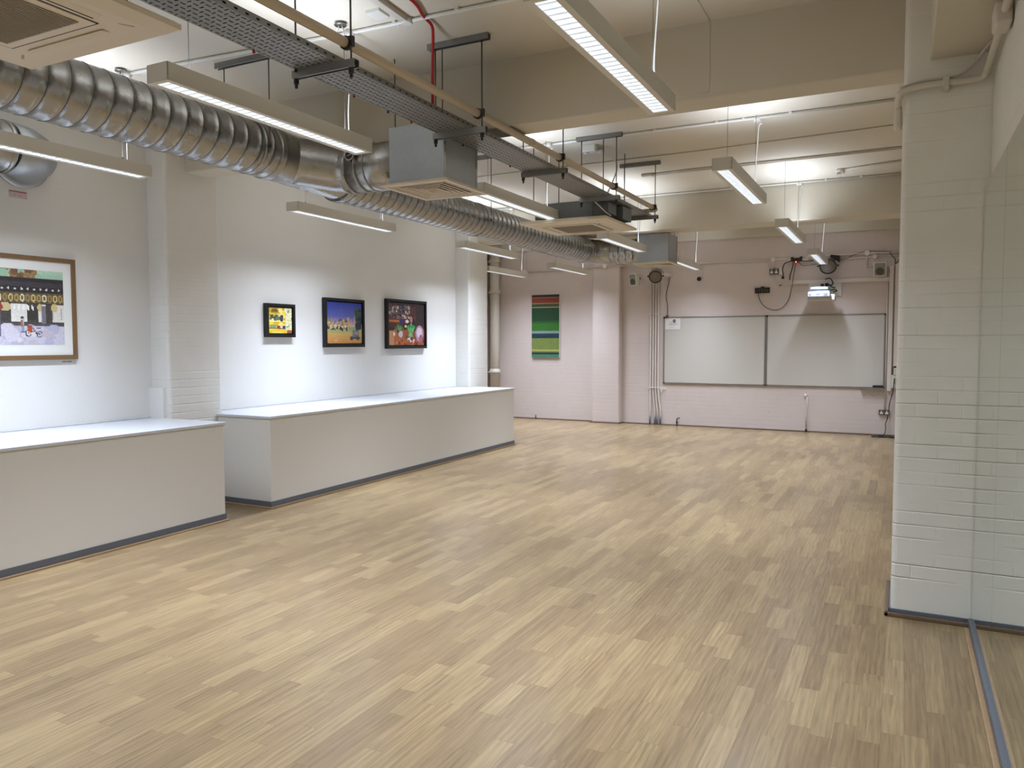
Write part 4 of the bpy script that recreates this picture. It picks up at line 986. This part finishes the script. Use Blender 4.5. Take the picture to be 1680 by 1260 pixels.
cable('dome_cable', [(-3.27, yw-.01, 2.945), (-3.245, yw-.01, 2.86), (-3.24, yw-.01, 2.78), (-3.27, yw-.01, 2.70)], .0045, M['pinkc'], 'thin cream cable from the conduit to the round black sensor')
r = empty('round_sensor', (-3.308, yw, 2.635), 'small round black sensor with cream rim on the far wall', 'sensor')
B().lathe([(.052, 0), (.052, .02), (.046, .03)], (-3.308, yw, 2.675), (0, -1, 0), 24).build('rim', M['pinkc'], r); B().lathe([(.040, 0), (.040, .034), (.025, .042)], (-3.308, yw, 2.675), (0, -1, 0), 24).build('face', M['dark'], r)
# clock
r = empty('digital_clock', (-2.205, yw, 2.39), 'small black digital clock on the far wall above the whiteboards', 'clock')
B().box(-2.33, -2.085, yw-.045, yw-.002, 2.388, 2.482).build('case', M['frameblk'], r, bevel=.004); B().box(-2.235, -2.175, yw-.04, yw-.002, 2.482, 2.50).build('handle', M['frameblk'], r, bevel=.004)
b = B(); yy0, yy1 = yw-.0465, yw-.045
def seg(x, segs, w=.034, h=.056, z0=2.404, t=.006):
    S = {'a': (x, x+w, z0+h-t, z0+h), 'g': (x, x+w, z0+h/2-t/2, z0+h/2+t/2), 'd': (x, x+w, z0, z0+t), 'f': (x, x+t, z0+h/2, z0+h), 'b': (x+w-t, x+w, z0+h/2, z0+h), 'e': (x, x+t, z0, z0+h/2), 'c': (x+w-t, x+w, z0, z0+h/2)}
    for k in segs: a, c_, e, f = S[k]; b.box(a, c_, yy0, yy1, e, f)
seg(-2.325, 'bc'); seg(-2.285, 'bc'); seg(-2.228, 'afgcd'); seg(-2.180, 'abgcd'); seg(-2.130, 'afgbe', w=.030, h=.04)
b.build('digits', M['lcd'], r)
# stage lamps
def parcan(x, y, z, tilt, label, s=1.0, tx=.10):
    r = empty('stage_lamp', (x, y, z), label, 'stage lamp', 'stage lamps on the far wall')
    ax = Vector((tx, -.86, -.46)).normalized()
    o = Vector((x, y, z)); 
    cn = B().lathe([(.055*s, -.20*s), (.09*s, -.15*s), (.10*s, -.05*s), (.105*s, .0), (.118*s, .005), (.118*s, .03), (.108*s, .032)], o, ax, 28).build('can', M['alu'], r)
    B().lathe([(.106*s, .034), (.098*s, .037), (.05*s, .043), (.01*s, .045)], o, ax, 28).build('lens', M['lens'], cn)
    b = B(); b.lathe([(.108*s, .028), (.120*s, .030), (.120*s, .040), (.106*s, .040), (.104*s, .028)], o, ax, 28, True, False); b.build('colour_frame', M['dark'], cn)
    b = B(); sd = ax.cross(Vector((0, 0, 1))).normalized(); R_ = .125*s
    pts = [o+sd*R_, o+sd*R_+Vector((0, .05, .06)), o+sd*R_*.6+Vector((0, .10, .13)), o-sd*R_*.6+Vector((0, .10, .13)), o-sd*R_+Vector((0, .05, .06)), o-sd*R_]
    b.tube(pts, .007, 8); b.build('yoke', M['alu'], r)
    for q in (1, -1): B().cyl(o+sd*R_*q, o+sd*(R_+.025)*q, .014, 10).build('knob', M['dark'], r)
    return r
parcan(-4.02, 13.66, 2.73, 0, 'silver stage lamp on the far wall, left of the whiteboards under the far diffuser')
r = B().box(-3.93, -3.80, 13.68, 13.999, 2.74, 2.775).build('lamp_bracket', M['pinkc'], bevel=.004); tag(r, 'cream wall bracket holding the left stage lamp', 'bracket')
parcan(-1.13, 13.70, 2.79, 0, 'silver stage lamp on the far wall above the projector', 1.12, .05)
b = B().hexa([(-1.10, 13.75, 2.93), (-1.10, 13.75, 2.975), (-1.10, 13.999, 2.93), (-1.10, 13.999, 2.975), (-.97, 13.78, 2.86), (-.97, 13.78, 2.96), (-.97, 13.999, 2.86), (-.97, 13.999, 2.96)]).build('lamp_bracket', M['dark'], bevel=.005); tag(b, 'black clamp bracket holding the right stage lamp above the projector', 'bracket')
# speakers
def speaker(x, y, z, w, h, yaw, tiltx, label):
    r = empty('wall_speaker', (x, y, z), label, 'speaker', 'wall loudspeakers on the far wall'); r.rotation_euler = (tiltx, 0, yaw)
    b = B(); b.hexa([(-w/2, -.06, 0), (-w/2, -.06, h), (-w/2*.7, .08, .02), (-w/2*.7, .08, h-.02), (w/2, -.06, 0), (w/2, -.06, h), (w/2*.7, .08, .02), (w/2*.7, .08, h-.02)])
    b.build('cabinet', M['white'], r, origin=(0, 0, 0), bevel=.01)
    B().box(-w/2+.018, w/2-.018, -.066, -.060, .018, h-.018).build('grille', M['spkgr'], r, origin=(0, 0, 0), bevel=.002)
    B().lathe([(w*.32, 0), (w*.32, .002)], (0, -.066, h*.36), (0, -1, 0), 24).build('cone', M['sock'], r, origin=(0, 0, 0))
    B().box(-.03, .03, .08, .15, h*.4, h*.6).build('bracket', M['sock'], r, origin=(0, 0, 0))
    return r
speaker(-4.46, 13.84, 2.585, .165, .235, math.radians(-18), math.radians(10), 'cream loudspeaker on the far wall right of the far pillar')
speaker(-.362, 13.87, 2.590, .195, .235, 0, 0, 'cream loudspeaker standing on the trunking beside the right-hand brick pillar')
# projector
r = empty('projector', (-1.21, 13.55, 2.26), 'white short-throw projector hanging from a wall plate above the right whiteboard', 'projector')
B().box(-1.452, -.932, yw-.03, yw-.002, 2.305, 2.572).build('wall_plate', M['white'], r, bevel=.01)
b = B(); b.box(-1.42, -1.00, 13.50, 13.75, 2.215, 2.31); b.build('under_cover', M['lum'], r, bevel=.012)
b = B(); b.box(-1.405, -1.065, 13.36, 13.74, 2.265, 2.345); b.build('body', M['proj'], r, bevel=.014, seg=3)
b = B(); b.hexa([(-1.40, 13.38, 2.344), (-1.38, 13.42, 2.372), (-1.40, 13.74, 2.344), (-1.38, 13.72, 2.372), (-1.07, 13.38, 2.344), (-1.09, 13.42, 2.372), (-1.07, 13.74, 2.344), (-1.09, 13.72, 2.372)]); b.build('top_slope', M['projd'], r, bevel=.003)
b = B(); b.box(-1.37, -1.10, 13.42, 13.97, 2.385, 2.430); b.build('arm', M['proj'], r, bevel=.010, seg=3)
b = B()
for k in range(5): b.box(-1.165, -1.10, 13.357, 13.361, 2.285+k*.010, 2.289+k*.010)
b.build('vent', M['inkl'], r); B().box(-1.27, -1.21, 13.357, 13.361, 2.305, 2.313).build('nameplate', M['projd'], r); B().box(-1.37, -1.355, 13.357, 13.361, 2.295, 2.315).build('indicator_panel', M['projd'], r)
b = B()
for pts in ([(-1.19, 13.95, 2.59), (-1.12, 13.90, 2.60), (-1.08, 13.86, 2.56), (-1.06, 13.85, 2.50), (-1.10, 13.85, 2.48)], [(-1.16, 13.93, 2.52), (-1.12, 13.88, 2.49), (-1.07, 13.86, 2.45), (-1.03, 13.9, 2.44)], [(-1.09, 13.93, 2.40), (-1.04, 13.88, 2.41), (-1.0, 13.9, 2.385), (-1.06, 13.9, 2.37)]):
    b.tube(spline(pts, 5), .009, 8)
b.box(-1.26, -1.21, 13.955, 13.969, 2.475, 2.515); b.lathe([(.03, 0), (.03, .01), (.015, .014)], (-1.165, 13.968, 2.495), (0, -1, 0), 16)
b.build('cable_bundle', M['dark'], r)
# right-hand vertical trunking, pipes and control panel
r = B().box(-.222, -.160, yw-.05, yw-.001, .735, 2.77).build('vertical_trunking', M['pinkc'], bevel=.003); tag(r, 'wide cream vertical trunking right of the right whiteboard', 'trunking')
r = B().box(-.135, -.075, yw-.04, yw-.001, 1.14, 2.80).build('vertical_trunking', M['pinkc'], bevel=.003); tag(r, 'narrow cream vertical trunking tight beside the brick pillar', 'trunking')
r = B().cyl((-.245, yw-.012, .42), (-.245, yw-.012, 2.52), .010, 10).build('vertical_conduit', M['white']); tag(r, 'slim white conduit dropping to the low metal socket', 'conduit')
r = empty('control_panel', (-.13, yw, .79), 'white control panel with small switches beside the brick pillar', 'control panel')
B().box(-.158, -.07, yw-.05, yw-.001, .785, 1.0).build('lower_panel', M['white'], r, bevel=.004); B().box(-.128, -.07, yw-.06, yw-.001, 1.0, 1.145).build('upper_panel', M['lum'], r, bevel=.004)
B().box(-.158, -.13, yw-.045, yw-.001, 1.0, 1.115).build('side_unit', M['sock'], r)
B().box(-.128, -.07, yw-.062, yw-.055, 1.12, 1.145).build('display', M['dark'], r)
for zz in (.86, .885, .91, .935): B().box(-.118, -.105, yw-.057, yw-.05, zz, zz+.012).build('switch', M['dark'], r)
cable('panel_cable', [(-.112, yw-.06, .95), (-.118, yw-.07, .85), (-.13, yw-.05, .72), (-.155, yw-.045, .62), (-.178, yw-.045, .5), (-.180, yw-.045, .42)], .0065, M['dark'], 'black lead from the control panel down to the low socket')
cable('floor_cable', [(-.19, yw-.045, .345), (-.205, yw-.05, .27), (-.225, yw-.05, .2), (-.222, yw-.06, .12), (-.24, yw-.10, .03), (-.32, yw-.14, .008), (-.42, yw-.25, .008), (-.40, yw-.34, .008), (-.25, yw-.33, .008), (-.12, yw-.25, .008), (-.10, yw-.18, .008), (-.22, yw-.16, .009), (-.33, yw-.22, .008), (-.20, yw-.30, .008), (-.08, yw-.38, .008)], .0065, M['dark'], 'coil of black cable on the floor below the low socket')

# ------------------------------------------------------------------ camera
cam = bpy.data.cameras.new('camera'); co = bpy.data.objects.new('camera', cam); COL.objects.link(co)
yaw, pitch, roll = [math.radians(a) for a in (26.92, -3.11, -.06)]
f = Vector((-math.sin(yaw)*math.cos(pitch), math.cos(yaw)*math.cos(pitch), math.sin(pitch)))
rr = Vector((math.cos(yaw), math.sin(yaw), 0)); uu = rr.cross(f)
R1 = math.cos(roll)*rr+math.sin(roll)*uu; U1 = -math.sin(roll)*rr+math.cos(roll)*uu
mw = Matrix((R1, U1, -f)).transposed().to_4x4(); mw.translation = Vector((0, 0, 1.54)); co.matrix_world = mw
cam.sensor_fit = 'HORIZONTAL'; cam.sensor_width = 36; cam.lens = 36*1262/1680; cam.clip_start = .05
SC.camera = co
w = bpy.data.worlds.new('world'); SC.world = w; w.use_nodes = True
w.node_tree.nodes['Background'].inputs[0].default_value = (.8, .88, 1, 1); w.node_tree.nodes['Background'].inputs[1].default_value = .2
SC.view_settings.view_transform = 'Standard'; SC.view_settings.look = 'None'; SC.view_settings.gamma = 1; SC.view_settings.exposure = 0
SC.view_settings.use_curve_mapping = False
